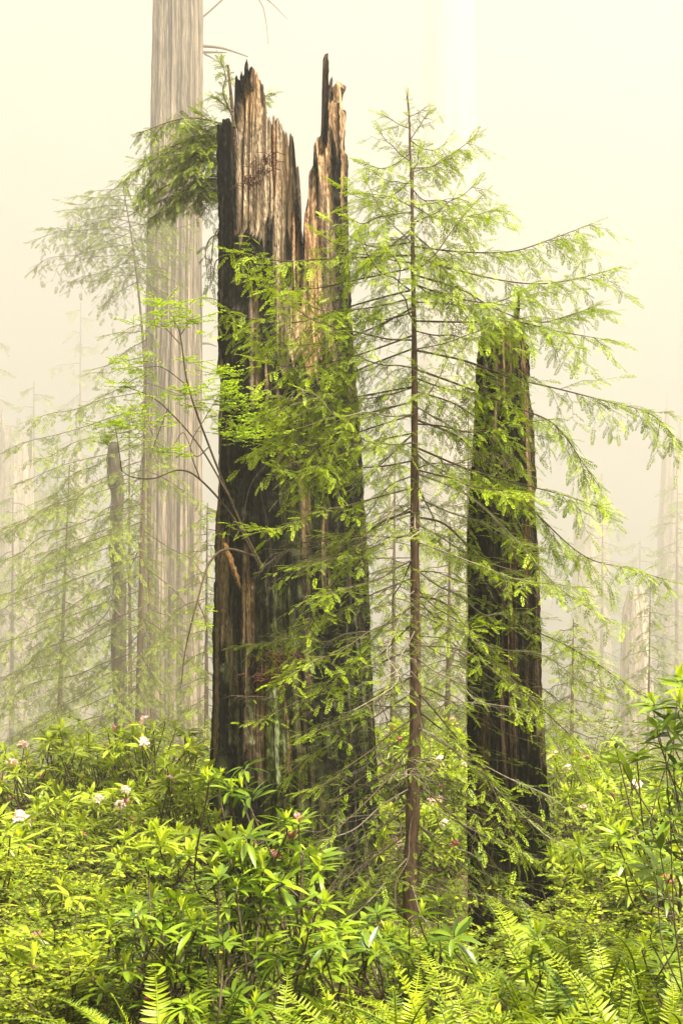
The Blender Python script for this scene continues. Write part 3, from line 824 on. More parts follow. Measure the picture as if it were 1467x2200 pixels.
# ------------------------------------------------------------------ hemlock growing behind the stump's left edge
HD = 14.3
HB = P(500, 1900, HD)
hem = thing('hemlock', HB, 'dark green hemlock sticking out of the left side of the tall burnt stump', 'tree')
hp = spline([P(x, y, HD + .2) for x, y in [(500, 1900), (505, 1400), (508, 900), (512, 500), (505, 300), (490, 140)]], 60)
b = Buf(); b.tube(hp, np.linspace(.07, .012, 60), 8); b.build('trunk', M['sapbark'], hem, loc=HB)
rs = np.random.default_rng(202)
KHm = dict(s2=.034, l2=.40, s3=.028, l3=.115, TS=T_HEM, needle='hemlock')
for pp, dz, l2, dr in [([(508, 360), (450, 345), (400, 340), (350, 362), (300, 420)], -.2, .36, .45), ([(506, 330), (460, 290), (420, 270), (395, 275)], .2, .34, .3), ([(500, 250), (480, 200), (485, 165), (475, 130)], 0, .16, .3),
                       ([(500, 240), (470, 215), (455, 205)], .2, .14, .3), ([(508, 400), (460, 385), (420, 390), (385, 430)], -.1, .36, .4), ([(508, 420), (470, 410), (445, 420), (425, 445)], .25, .28, .4),
                       ([(506, 320), (440, 320), (380, 320), (320, 350), (272, 385)], .15, .34, .4), ([(505, 300), (455, 262), (425, 242)], -.1, .22, .2), ([(500, 280), (530, 240), (560, 215), (580, 200)], .3, .14, .3),
                       ([(508, 400), (470, 350), (440, 330), (410, 352)], .4, .34, .4), ([(508, 440), (560, 400), (600, 350)], .35, .1, .3)]:
    pth = spline([P(x, y, HD + dz * t) for (x, y), t in zip(pp, np.linspace(0, 1, len(pp)))], 50)
    limb_thing(hem, pth, .012, rs, **{**KHm, 'l2': l2, 'droop': dr, 'leafy': .95, 'base': .30, 'tipgrowth': .5, 'gap': .1})
for k in range(12):
    y0 = rs.uniform(270, 440)
    ex, ey = rs.uniform(300, 440), y0 + rs.uniform(-60, 40)
    pth = spline([P(506, y0, HD), P((506 + ex) / 2, (y0 + ey) / 2 - 18, HD + rs.uniform(-.3, .5)), P(ex, ey + 14, HD + rs.uniform(-.5, .7))], 50)
    limb_thing(hem, pth, .010, rs, **{**KHm, 'l2': .30, 'droop': .35, 'leafy': .95, 'base': .22, 'tipgrowth': .5, 'gap': .1})
for pp in [[(490, 500), (455, 510), (442, 540), (446, 590)], [(490, 470), (462, 505), (455, 560), (452, 620)], [(490, 560), (465, 560), (458, 600), (450, 610)]]:
    pth = spline([P(x, y, HD) for x, y in pp], 40)
    limb_thing(hem, pth, .009, rs, bark='twig', **{**KHm, 's2': .05, 'l2': .2, 'droop': .6, 'leafy': .25, 'base': .05, 'tipgrowth': .1})

# ------------------------------------------------------------------ the lime huckleberry rooted in the stump
LD = 12.0
LB = P(585, 1260, 12.42)
lime = thing('huckleberry_bush', LB, 'lime green huckleberry rooted in the burnt stump with long dark arching stems', 'shrub')
b = Buf()
for pp, r in [([(585, 1260), (520, 1130), (450, 960), (405, 830), (388, 720), (375, 690)], .013), ([(560, 1220), (500, 1110), (430, 1030), (385, 1010), (330, 1028), (285, 1025), (262, 1012)], .011),
              ([(500, 1080), (430, 960), (360, 880), (320, 850), (270, 830)], .009), ([(470, 1000), (480, 930), (520, 870), (560, 850)], .006), ([(450, 960), (420, 980), (395, 930), (372, 960)], .006),
              ([(262, 1012), (255, 960), (245, 900)], .006), ([(405, 830), (350, 790), (310, 790)], .005), ([(388, 720), (410, 690), (430, 690)], .005), ([(388, 740), (350, 700), (320, 690)], .005),
              ([(520, 1130), (540, 1040), (590, 980)], .005), ([(560, 1200), (490, 1180), (450, 1210), (425, 1290), (400, 1390), (390, 1470)], .014), ([(425, 1290), (445, 1350), (435, 1420)], .007),
              ([(590, 1250), (575, 1130), (560, 1060)], .005), ([(600, 1250), (620, 1150), (600, 1080)], .004), ([(430, 1030), (410, 960), (440, 900), (470, 850)], .006), ([(360, 880), (330, 960), (320, 990)], .005)]:
    n = len(pp)
    pts = np.array([P(x, y, 12.42 - (12.42 - LD) * min(1, 1.5 * t)) for (x, y), t in zip(pp, np.linspace(0 if pp[0][0] > 550 else .5, 1, n))])
    b.tube(spline(pts, 40), np.linspace(r, r * .35, 40), 6)
twl = b
LEAF = (np.array([[0, 0, 0], [.5, .27, .03], [1, 0, -.08], [.5, -.27, .03]]), np.array([[0, 1, 2, 3]]))
b = Buf()
rs = np.random.default_rng(303)
clus = [(375, 685, 62, 28, 110), (345, 645, 30, 18, 30), (360, 655, 45, 20, 40), (420, 690, 26, 16, 40), (290, 790, 50, 16, 70), (270, 830, 40, 14, 50), (240, 905, 42, 34, 130), (300, 880, 34, 18, 50), (480, 800, 44, 14, 80),
        (470, 835, 50, 22, 110), (510, 865, 44, 24, 130), (540, 905, 60, 22, 150), (560, 940, 70, 20, 110), (370, 970, 36, 12, 60), (400, 845, 40, 14, 60), (410, 780, 26, 12, 30), (250, 945, 40, 18, 50), (500, 930, 50, 22, 80), (440, 880, 34, 14, 40),
        (350, 910, 44, 12, 50), (590, 915, 50, 26, 70), (430, 1310, 10, 14, 14), (450, 1345, 10, 10, 10), (310, 700, 26, 12, 26), (620, 960, 44, 20, 40)]
for cx, cyy, sx, sy, n in clus:
    n = int(n * 3.2)
    d0 = LD + rs.uniform(-.25, .35)
    c = P(cx, cyy, d0)
    # sprigs in flat layers
    ns = max(2, n // 11)
    so = c + np.stack([rs.normal(0, sx * .5, ns), rs.normal(0, sx * .4, ns), rs.normal(0, sy * .5, ns)], 1) * LD / FPX
    az = rs.uniform(0, 6.28, ns)
    sdv = np.stack([np.cos(az), np.sin(az), rs.uniform(-.1, .35, ns)], 1)
    ln = rs.uniform(.10, .2, ns)
    b2p = so[:, None] + sdv[:, None] * (ln[:, None] * np.linspace(0, 1, 5))[..., None]
    twl.tubes(b2p, np.full((ns, 5), .0022), 3)
    k = np.tile(np.arange(11), ns); a = np.repeat(np.arange(ns), 11)
    pos = so[a] + sdv[a] * (ln[a] * (k + .5) / 11)[:, None]
    sd = np.cross(sdv[a], [0, 0, 1.]) * np.where(k % 2, 1, -1)[:, None]
    b.scatter(LEAF, pos, .5 * sdv[a] + sd + rs.normal(0, .15, (len(a), 3)), np.array([0, 0, 1.]) + rs.normal(0, .35, (len(a), 3)), rs.uniform(.028, .044, len(a)), .5 + rs.normal(0, .2, len(a)))
b.build('leaves', M['lime'], lime, loc=LB)
twl.build('stems', M['twig'], lime, loc=LB)

# red root mat and a loose splinter on the stump face
RB = P(595, 1440, 12.36)
b = Buf()
rs = np.random.default_rng(41)
for k in range(150):
    x0, y0 = rs.choice([(600, 1405), (585, 1450), (625, 1420)]) + rs.normal(0, [22, 9])
    o = P(x0, y0, 12.33 + rs.uniform(-.03, .05))
    e = o + [rs.normal(0, .06), rs.uniform(-.03, .03), rs.uniform(-.14, .01)]
    b.tube(spline([o, (o + e) / 2 + [rs.normal(0, .03), -.02, .03], e], 7), .0045, 3)
tag(b.build('root_mat', M['rootmat']), 'matted red rootlets clinging to the burnt stump face', 'roots')
b = Buf()
pts = spline([P(x, y, dd) for x, y, dd in [(480, 1165, 12.32), (490, 1190, 12.3), (505, 1230, 12.3), (516, 1265, 12.36)]], 14)
b.tube(pts, np.array([.012, .026, .031, .027, .030, .028, .031, .026, .028, .024, .022, .018, .014, .004]), 5)
b.v[0] = (b.v[0] + rs.normal(0, .0045, b.v[0].shape)).astype(np.float32)
wv = b.n
tag(b.build('wood_splinter', M['burnt'], col=np.tile([.24, .135, .05], (wv, 1)), smooth=False), 'tan loose splinter leaning against the left side of the burnt stump', 'splinter')
b = Buf()
for x0, y0, n in [(575, 350, 26), (560, 375, 20), (535, 395, 30)]:
    for k in range(n):
        o = P(x0 + rs.normal(0, 9), y0 + rs.normal(0, 6), 12.36)
        e = o + [rs.normal(0, .07), rs.uniform(-.05, .0), rs.uniform(-.06, .06)]
        b.tube(np.array([o, (o + e) / 2 + [0, -.03, .02], e]), .004, 3)
tag(b.build('root_tuft', M['rootmat']), 'small dry red tufts caught high on the tan wood of the burnt stump', 'roots')


# ------------------------------------------------------------------ rhododendrons
def blade(n=6, fold=.18, droop=.25, wid=.14, tipx=.55):
    """pointed leaf one unit long along +X: n stations, three across"""
    v, f = [], []
    for i in range(n):
        t = i / (n - 1)
        w = wid * (math.sin(math.pi * min(1, t ** .85)) ** .75 if 0 < t < 1 else 0.02)
        if t < .12: w = max(w * .35, .012)
        z = -droop * t * t
        v += [[t, w, z + fold * w], [t, 0, z], [t, -w, z + fold * w]]
    for i in range(n - 1):
        for c in (0, 1):
            k = i * 3 + c
            f.append([k, k + 1, k + 4, k + 3])
    return np.array(v), np.array(f)


def whorl_mesh(seed, m='rhodo'):
    rs = np.random.default_rng(seed)
    b = Buf()
    n = rs.integers(9, 13)
    for i in range(n):
        az = i * 2.39996 + rs.uniform(-.25, .25)
        pit = R(rs.uniform(-16, 34))
        T = blade(7, rs.uniform(.1, .5), rs.uniform(.05, .40), rs.uniform(.095, .13))
        x = np.array([[math.cos(az) * math.cos(pit), math.sin(az) * math.cos(pit), math.sin(pit)]])
        b.scatter(T, np.array([[0, 0, rs.uniform(-.02, .01)]]) + x * .012, x, np.array([[0, 0, 1.]]) + rs.normal(0, .18, (1, 3)), rs.uniform(.85, 1.15) * .118, rs.uniform(.25, .75))
    return b.build('leaf_whorl', M[m], link=False)


def shoot_mesh(seed):
    rs = np.random.default_rng(seed)
    b = Buf()
    n = rs.integers(6, 9)
    for i in range(n):
        az = i * 2.39996 + rs.uniform(-.3, .3)
        pit = R(rs.uniform(50, 80))
        T = blade(5, .7, -.10, .13)
        x = np.array([[math.cos(az) * math.cos(pit), math.sin(az) * math.cos(pit), math.sin(pit)]])
        b.scatter(T, np.array([[0, 0, 0.]]), x, np.array([[-x[0, 0], -x[0, 1], .4]]), rs.uniform(.75, 1.1) * .078, rs.uniform(.3, .9))
    b.tube(np.array([[0, 0, -.01], [0, 0, .012]]), .005, 5, .4)
    return b.build('new_shoot', M['shoot'], link=False)


def flower_mesh(seed, kind):
    rs = np.random.default_rng(seed)
    b = Buf()
    if kind == 'bud':
        for i in range(7):
            a = rs.uniform(0, 6.28); e = rs.uniform(.4, 1.4)
            d = np.array([math.cos(a) * math.cos(e), math.sin(a) * math.cos(e), math.sin(e)])
            b.tube(np.array([d * .005, d * .025, d * .045, d * .056]), np.array([.004, .010, .009, .002]), 6, rs.uniform(.2, .8))
        return b.build('flower_bud', M['bud'], link=False)
    T = blade(4, -.3, .4, .30)
    for i in range(9):                       # a truss of nine five-petalled florets
        a = i * 2.4; e = rs.uniform(.1, 1.45)
        d = np.array([math.cos(a) * math.cos(e), math.sin(a) * math.cos(e), math.sin(e)])
        ref = np.array([0, 0, 1.]) if abs(d[2]) < .9 else np.array([1., 0, 0])
        s = nrm(np.cross(d, ref)); q = np.cross(d, s)
        c = d * .040
        for j in range(5):
            ph = j * 1.2566 + i
            o = s * math.cos(ph) + q * math.sin(ph)
            b.scatter(T, (c + o * .003)[None], (o * .8 + d * .6)[None], d[None], rs.uniform(.030, .038), rs.uniform(.2, .9))
    return b.build('flower_cluster', M['petal'], link=False)


WH = [whorl_mesh(500 + i) for i in range(7)]
WP = [whorl_mesh(560 + i, 'palerhodo') for i in range(6)]
SH = [shoot_mesh(520 + i) for i in range(5)]
FL = [flower_mesh(540 + i, 'open') for i in range(3)]
BD = [flower_mesh(550 + i, 'bud') for i in range(2)]


def rhodo(label, root, pts, seed, group=None, ws=.86, shoots=.6, flowers=0.0, buds=0.0, flower_at=(), stem=.011, cat='shrub', lean=.35, wh=None):
    wh = wh or WH
    rs = np.random.default_rng(seed)
    root = np.asarray(root, float); pts = np.asarray(pts, float)
    t = thing('rhododendron', root, label, cat, group)
    K = max(1, len(pts) // 8)
    cen = pts[rs.permutation(len(pts))[:K]].copy()
    for _ in range(5):
        lab = np.argmin(((pts[:, None] - cen[None]) ** 2).sum(-1), 1)
        for k in range(K):
            if (lab == k).any(): cen[k] = pts[lab == k].mean(0)
    b = Buf()
    Hs = max(.2, np.ptp(pts[:, 2]))
    for k in range(K):
        if not (lab == k).any(): continue
        fk = root + (cen[k] - root) * np.array([.75, .75, .6]) + rs.normal(0, .07, 3)
        mid = root + (fk - root) * np.array([.65, .65, .35]) + np.array([rs.normal(0, .12), rs.normal(0, .12), 0])
        s1 = spline([root + rs.normal(0, .03, 3) * [1, 1, 0], mid, fk], 24)
        s1[1:-1] += rs.normal(0, .011, (22, 3))
        b.tube(s1, np.linspace(stem, stem * .6, 24), 6)
        for q in np.nonzero(lab == k)[0]:
            e = pts[q]
            m = (fk + e) / 2 + rs.normal(0, .06, 3) - [0, 0, .10 * min(1, np.linalg.norm(e - fk))]
            s2 = spline([fk, m, e - [0, 0, .05], e], 18)
            b.tube(s2, np.linspace(stem * .55, stem * .28, 18), 5)
    b.build('stems', M['rhodostem'], t, loc=root)
    for i, p in enumerate(pts):
        out = (p - root); az = math.atan2(out[1], out[0])
        tl = lean * rs.uniform(.1, 1.2)
        w = put('leaf_whorl', wh[rs.integers(len(wh))], t, p - root, (rs.normal(0, .2) - math.sin(az) * tl * .6, rs.normal(0, .2) + math.cos(az) * tl * .6, rs.uniform(0, 6.28)), ws * rs.uniform(.8, 1.2))
        x = rs.random()
        if i in flower_at or x < flowers:
            put('flower_cluster', FL[rs.integers(3)], w, (0, 0, .012), (rs.normal(0, .3), rs.normal(0, .3), rs.uniform(0, 6)), rs.uniform(.62, .95))
        elif x < flowers + buds:
            put('flower_bud', BD[rs.integers(2)], w, (0, 0, .005), (rs.normal(0, .3), rs.normal(0, .3), rs.uniform(0, 6)), rs.uniform(.6, 1))
        elif x > 1 - shoots:
            put('new_shoot', SH[rs.integers(5)], w, (0, 0, .008), (rs.normal(0, .15), rs.normal(0, .15), rs.uniform(0, 6)), rs.uniform(.75, 1.25))
    return t


def spots(px, d, jit, seed):
    rs = np.random.default_rng(seed)
    return [P(x, y, d + rs.uniform(-jit, jit)) for x, y in px]


def on_ground(x, y):
    return np.array([x, y, float(ground_z(x, y)) - .02])


def around(px, d, n, sx, sy, seed, dd=.4):
    """n more whorl places in a rounded mass about a photo point"""
    rs = np.random.default_rng(seed)
    o = []
    while len(o) < n:
        a = rs.uniform(-1, 1, 3)
        if (a ** 2).sum() < 1: o.append(P(px[0] + a[0] * sx, px[1] + a[1] * sy, d + a[2] * dd))
    return o


F_TALL = [(527, 1650), (520, 1692), (447, 1675), (470, 1672), (540, 1715), (497, 1700), (470, 1795), (497, 1812), (550, 1842), (530, 1800), (505, 1835), (480, 1820)]
F_MID = [(615, 1770), (642, 1765), (610, 1795), (650, 1830), (675, 1850), (620, 1860), (565, 1868), (602, 1897), (555, 1892), (590, 1845), (640, 1880), (580, 1920), (630, 1805), (540, 1910)]
F_CEN = [(470, 1890), (510, 1910), (492, 1950), (560, 1925), (480, 2025), (505, 2020), (570, 2025), (640, 1955), (695, 1945), (660, 1990), (727, 1995), (650, 2020), (610, 2060), (470, 2095), (525, 2140), (520, 1975), (690, 2090), (600, 1970), (545, 2070), (440, 1985), (700, 2030), (580, 2100)]
F_LEFT = [(325, 1935), (380, 1935), (272, 1930), (300, 1955), (385, 1980), (415, 1990), (235, 1995), (310, 2007), (250, 2015), (350, 1958), (355, 2075), (380, 2080), (410, 2105), (320, 1870), (345, 1865), (290, 2045), (430, 2050), (330, 2040), (270, 2080), (395, 2030)]
F_RIGHT = [(811, 1965), (789, 1990), (879, 1990), (939, 1940), (904, 1965), (749, 2000), (859, 2075), (974, 2015), (809, 2050), (835, 2010), (780, 2040), (930, 2030), (890, 2050), (950, 2085), (740, 2075), (830, 2110)]
rhodo('tallest foreground rhododendron with upright pale shoots against the base of the burnt stump', on_ground(-.42, 6.4), spots(F_TALL, 6.1, .25, 1) + around((500, 1870), 6.2, 9, 60, 70, 11), 601, shoots=.8, stem=.010)
rhodo('rhododendron with red buds and glossy whorls low on the front of the burnt stump', on_ground(-.18, 6.3), spots(F_MID, 6.0, .25, 2) + around((620, 1880), 6.2, 7, 90, 60, 12), 602, shoots=.75, buds=.06, stem=.010)
rhodo('wide glossy rhododendron at bottom centre spreading above the bright ferns', on_ground(-.30, 5.75), spots(F_CEN, 5.7, .25, 3) + around((580, 2050), 5.9, 20, 170, 110, 13) + around((560, 2170), 5.6, 14, 190, 60, 23), 603, shoots=.6, stem=.011)
rhodo('glossy rhododendron with long brown stems at lower left in front of the small leaved brush', on_ground(-.75, 5.95), spots(F_LEFT, 5.9, .25, 4) + around((330, 2010), 6.1, 16, 130, 90, 14) + around((330, 2130), 5.9, 10, 130, 60, 24), 604, shoots=.55, buds=.05, stem=.011)
rhodo('dark glossy rhododendron at the foot of the slender conifer', on_ground(.22, 6.1), spots(F_RIGHT, 6.0, .25, 5) + around((850, 2060), 6.2, 14, 120, 80, 15), 605, shoots=.5, stem=.010)
rhodo('lone rhododendron tip with one pale upright shoot before the slim burnt snag', on_ground(.80, 5.6), spots([(1156, 2015), (1165, 2060), (1140, 2075)], 5.5, .1, 6), 606, shoots=1.0, stem=.008)
F_EDGE = [(1454, 1465), (1406, 1515), (1434, 1545), (1414, 1560), (1449, 1650), (1444, 1575), (1462, 1520), (1475, 1600), (1490, 1540), (1480, 1480), (1500, 1640), (1430, 1610), (1440, 1760), (1470, 1800), (1420, 1820), (1490, 1730), (1450, 1850), (1410, 1870), (1480, 1880), (1435, 1690)]
rhodo('rhododendron reaching in at the right edge before the pale foggy trunks', on_ground(1.55, 5.2), spots(F_EDGE, 5.2, .25, 7), 607, shoots=.7, stem=.006)
rhodo('pair of rhododendron whorls hanging in front of fog right of the slim burnt snag', on_ground(1.78, 6.6), spots([(1369, 1625), (1324, 1592), (1345, 1640), (1416, 1712), (1400, 1760), (1440, 1700), (1360, 1780), (1400, 1830), (1340, 1850), (1380, 1900), (1420, 1790), (1330, 1800), (1440, 1860)], 6.4, .2, 8), 608, shoots=.5, stem=.009)
rhodo('rhododendron between arching ferns at lower right', on_ground(1.18, 5.4), spots([(1429, 1930), (1384, 2035), (1354, 2060), (1400, 2000), (1450, 2010), (1420, 2080), (1375, 2100)], 5.4, .2, 9), 609, shoots=.5, stem=.009)

# the flowering thicket at left
LT = [((40, 1700), 13.5, 34, 110, 90, 'flowering rhododendron with a white truss at the far left edge of the thicket', (0, 1)), ((180, 1640), 14.0, 44, 120, 80, 'tall pale green rhododendron before the mossy snag', ()),
      ((330, 1640), 13.2, 44, 120, 95, 'rhododendron with white and pink trusses at the foot of the old redwood', (0, 1, 2)), ((400, 1740), 11.5, 34, 80, 80, 'rhododendron crowding the left side of the burnt stump', (0,)),
      ((240, 1760), 12.0, 40, 120, 70, 'rhododendron with crooked dark stems in the middle of the left thicket', (0, 1, 2)), ((90, 1800), 11.0, 36, 110, 75, 'low rhododendron with a white truss in front of the left thicket', (0, 1)),
      ((-10, 1850), 9.5, 26, 70, 90, 'rhododendron cut by the left edge below the flowering one', ()), ((340, 1840), 9.5, 26, 100, 55, 'yellow green rhododendron beside the bright huckleberry at left', ()),
      ((150, 1950), 8.3, 22, 110, 60, 'sparse rhododendron over small leaved brush at lower left', ()), ((60, 2050), 7.2, 14, 90, 60, 'low rhododendron whorls above the small rotten stump at lower left', ()), ((200, 2080), 6.9, 12, 70, 60, 'low rhododendron right of the small rotten stump', ())]
for k, (c, d, n, sx, sy, lab, fa) in enumerate(LT):
    pts = around(c, d, int(n * 1.7), sx * 1.05, sy * 1.1, 700 + k, .9)
    pts = sorted(pts, key=lambda p: -p[2] + .3 * p[1])
    x = (c[0] - 733.5) / FPX * d
    rhodo(lab, on_ground(x + .1, d + .2), pts, 720 + k, 'rhododendrons of the left thicket', ws=1.2, shoots=.75, buds=.06, flower_at=fa, stem=.014, lean=.3, wh=WP)
f_known = [((57, 1625), 13.0), ((362, 1577), 12.6), ((392, 1570), 12.8), ((133, 1790), 10.4), ((185, 1797), 10.6), ((262, 1765), 11.2), ((297, 1832), 10.5), ((3, 1680), 12.6)]
# the flowering thicket to the right
RT = [((850, 1640), 15.5, 30, 60, 90, 'pink flowering rhododendron seen between the tall burnt stump and the slender trunk', .22), ((955, 1660), 15.0, 36, 70, 110, 'pink flowering rhododendron between the slender trunk and the slim burnt snag', .2),
      ((940, 1800), 12.8, 30, 80, 70, 'lower pink rhododendron behind the slender trunk', .15), ((1230, 1700), 14.0, 36, 80, 90, 'pink rhododendron just right of the slim burnt snag', .12), ((1330, 1740), 13.0, 38, 90, 80, 'bright rhododendron below the pale foggy trunks at right', .14),
      ((1440, 1780), 11.5, 34, 80, 90, 'bright rhododendron with pink trusses at the right edge', .14), ((1290, 1850), 10.0, 32, 110, 70, 'bright bushy rhododendron in the right middle ground', .04), ((1420, 1900), 8.6, 26, 90, 70, 'leafy rhododendron above the arching ferns at right', .03),
      ((1180, 1870), 11.5, 22, 60, 70, 'shaded rhododendron at the right foot of the slim burnt snag', .0), ((820, 1800), 13.5, 22, 50, 90, 'shaded rhododendron against the right foot of the tall burnt stump', .08)]
for k, (c, d, n, sx, sy, lab, fl) in enumerate(RT):
    pts = around(c, d, int(n * 1.7), sx * 1.05, sy * 1.1, 750 + k, .9)
    x = (c[0] - 733.5) / FPX * d
    rhodo(lab, on_ground(x + .1, d + .2), pts, 770 + k, 'rhododendrons of the right thicket', ws=1.18, shoots=.75, flowers=fl*.7, buds=.05, stem=.013, lean=.3, wh=WP)


# ------------------------------------------------------------------ sword ferns
def frond_mesh(seed, curl=False):
    rs = np.random.default_rng(seed)
    n = 44
    t = np.linspace(0, 1, n)
    a0, a1 = R(rs.uniform(68, 82)), R(rs.uniform(-5, 30))
    ang = a0 + (a1 - a0) * t ** rs.uniform(1.2, 2.0)
    if curl:
        ang = R(84) - R(30) * t - np.where(t > .86, ((t - .86) / .14) ** 1.3 * R(420), 0)
    stp = 1.0 / (n - 1) * np.where((t > .86) & curl, .45, 1)
    x = np.r_[0, np.cumsum(np.cos(ang) * stp)[:-1]]; z = np.r_[0, np.cumsum(np.sin(ang) * stp)[:-1]]
    y = .05 * np.sin(t * 2.2 + rs.uniform(0, 6)) * t
    p = np.stack([x, y, z], 1)
    b = Buf()
    b.tube(p, np.linspace(.0075, .002, n), 5, .35)
    tan = nrm(np.gradient(p, axis=0)); Y = np.array([0, 1., 0])
    nor = nrm(np.cross(tan, Y)) * -1
    T = blade(5, .25, .10, .095)
    T[0][0:3, 1] *= 8; T[0][3:6, 1] *= 1.15
    m = 58
    for s in (-1, 1):
        u = np.linspace(.14, .985, m) + rs.uniform(-.003, .003, m)
        l = .078 * np.clip((u - .08) / .16, .35, 1) * np.clip((1.03 - u) / .55, .10, 1) ** .75
        if curl: l = l * np.where(u > .8, .5, 1) * .8
        o = np.stack([np.interp(u, t, p[:, c]) for c in range(3)], 1)
        tn = np.stack([np.interp(u, t, tan[:, c]) for c in range(3)], 1); nn = np.stack([np.interp(u, t, nor[:, c]) for c in range(3)], 1)
        d = Y * s + .22 * tn + nn * rs.normal(-.08, .14, (m, 1)) + rs.normal(0, .05, (m, 3))
        keep = rs.random(m) > .03
        b.scatter(T, o[keep], d[keep], nn[keep] + rs.normal(0, .12, (keep.sum(), 3)), l[keep] * rs.uniform(.9, 1.08, keep.sum()), .5 + rs.normal(0, .1, keep.sum()) + (.25 if curl else 0))
    return b.build('frond', M['fern'], link=False)


FR = [frond_mesh(800 + i) for i in range(7)]
FC = [frond_mesh(820 + i, True) for i in range(3)]


def fern(label, loc, n, size, seed, group=None, tilt=.45, curls=2, aim=None):
    rs = np.random.default_rng(seed)
    t = thing('sword_fern', loc, label, 'fern', group)
    for i in range(n):
        az = i * 2.39996 + rs.uniform(-.3, .3)
        put('frond', FR[rs.integers(len(FR))], t, (0, 0, 0), (rs.normal(0, .12), rs.uniform(-.15, tilt), az), size * rs.uniform(.75, 1.15))
    for i in range(curls):
        put('frond', FC[rs.integers(len(FC))], t, (0, 0, 0), (rs.normal(0, .12), rs.uniform(-.1, .15), rs.uniform(0, 6.28)), size * rs.uniform(.85, 1.1))
    return t


FERNS = [(280, 4.9, .80, 'sword fern with yellow green fronds at bottom left of centre'), (370, 5.3, .84, 'upright sword fern just left of the glossy bottom centre bush'), (560, 4.75, .66, 'low sword fern under the bottom centre rhododendron'),
         (690, 4.9, .70, 'sword fern with curled tips below the bottom centre rhododendron'), (800, 5.0, .86, 'tall bright sword fern below the slender conifer'), (890, 4.7, .84, 'broad lime sword fern at the bottom right of the slender trunk'),
         (985, 5.1, .95, 'sword fern with a hooked new frond in front of the slim burnt snag'), (1060, 4.75, .86, 'yellow sword fern at the bottom below the slim burnt snag'), (1150, 5.2, .98, 'dark tall sword fern right of the lone pale rhododendron shoot'),
         (1215, 4.7, .86, 'bright sword fern at the bottom, fourth from the right corner'), (1300, 4.9, .88, 'sword fern with arching fronds near the lower right'), (1400, 4.7, .98, 'large sword fern with drooping blades in the lower right corner'),
         (1470, 5.0, 1.1, 'sword fern with hooked lime tips cut by the right edge'), (1340, 5.7, .98, 'sword fern with two curled hooks behind the lower right ones'), (1240, 6.0, 1.0, 'darker sword fern behind the bright ones right of the slim burnt snag'),
         (620, 5.2, .72, 'sword fern between the two lowest glossy whorls at bottom centre'), (845, 5.4, .84, 'sword fern right behind the tall bright one below the slender conifer'), (935, 4.9, .86, 'lime sword fern between the broad one and the hooked one at bottom'), (1110, 5.0, .92, 'lime sword fern just left of the dark tall one'), (1260, 5.2, .95, 'lime sword fern with fine blades below the shaded rhododendron at right'), (1350, 4.9, .92, 'sword fern between the arching pair at lower right'), (40, 5.0, .66, 'sword fern at the bottom left corner'), (150, 5.3, .62, 'small sword fern in the brush near the bottom left corner'), (470, 5.2, .66, 'shaded sword fern under the lower left rhododendron stems'), (740, 5.5, .80, 'sword fern tucked behind the bright bottom row in the middle')]
for k, (x, d, s, lab) in enumerate(FERNS):
    wx = (x - 733.5) / FPX * d
    fern(lab, (wx, d, float(ground_z(wx, d)) + .02), (22 if x > 480 else 16), s * (1.14 if x > 480 else 1.12), 840 + k, 'sword ferns along the bottom', curls=4 if x > 500 else 2, tilt=.30)


# ------------------------------------------------------------------ huckleberry brush
def brush_mesh(seed, h=.9, w=.6, n=190, leaf=.036):
    rs = np.random.default_rng(seed)
    st, lf = Buf(), Buf()
    for k in range(9):
        az = rs.uniform(0, 6.28); r = w * rs.uniform(.35, 1)
        e = np.array([math.cos(az) * r, math.sin(az) * r, h * rs.uniform(.6, 1.05)])
        st.tube(spline([[rs.normal(0, .04), rs.normal(0, .04), 0], e * [.35, .35, .55] + rs.normal(0, .05, 3), e], 14), np.linspace(.007, .002, 14), 4)
        ns = n // 9
        u = rs.uniform(.3, 1.05, ns)
        so = e * np.stack([u ** 1.3, u ** 1.3, u], 1) + rs.normal(0, .06, (ns, 3))
        a2 = rs.uniform(0, 6.28, ns)
        d = np.stack([np.cos(a2), np.sin(a2), rs.uniform(-.15, .4, ns)], 1)
        ln = rs.uniform(.10, .24, ns)
        st.tubes(so[:, None] + d[:, None] * (ln[:, None] * np.linspace(0, 1, 3))[..., None], np.full((ns, 3), .0016), 3)
        kk = np.tile(np.arange(12), ns); a = np.repeat(np.arange(ns), 12)
        pos = so[a] + d[a] * (ln[a] * (kk + .6) / 12)[:, None]
        sd = np.cross(d[a], [0, 0, 1.]) * np.where(kk % 2, 1, -1)[:, None]
        lf.scatter(LEAF, pos, .55 * d[a] + sd + rs.normal(0, .2, (len(a), 3)), np.array([0, 0, 1.]) + rs.normal(0, .4, (len(a), 3)), rs.uniform(.7, 1.25, len(a)) * leaf, .45 + rs.normal(0, .18, len(a)) + .25 * (u[a] - .6))
    return st.build('stems', M['twig'], link=False), lf.build('leaves', M['huckle'], link=False)


BR = [brush_mesh(900), brush_mesh(901, .75, .65, 210, .040), brush_mesh(902, 1.05, .55, 200, .033), brush_mesh(903, .55, .6, 180, .046)]


def brush(x, y, k, s, label, group, rz):
    t = thing('huckleberry_shrub', on_ground(x, y), label, 'shrub', group, rz)
    st, lf = BR[k]
    o = put('leaves', lf, t, sc=s); put('stems', st, t, sc=s)
    return t


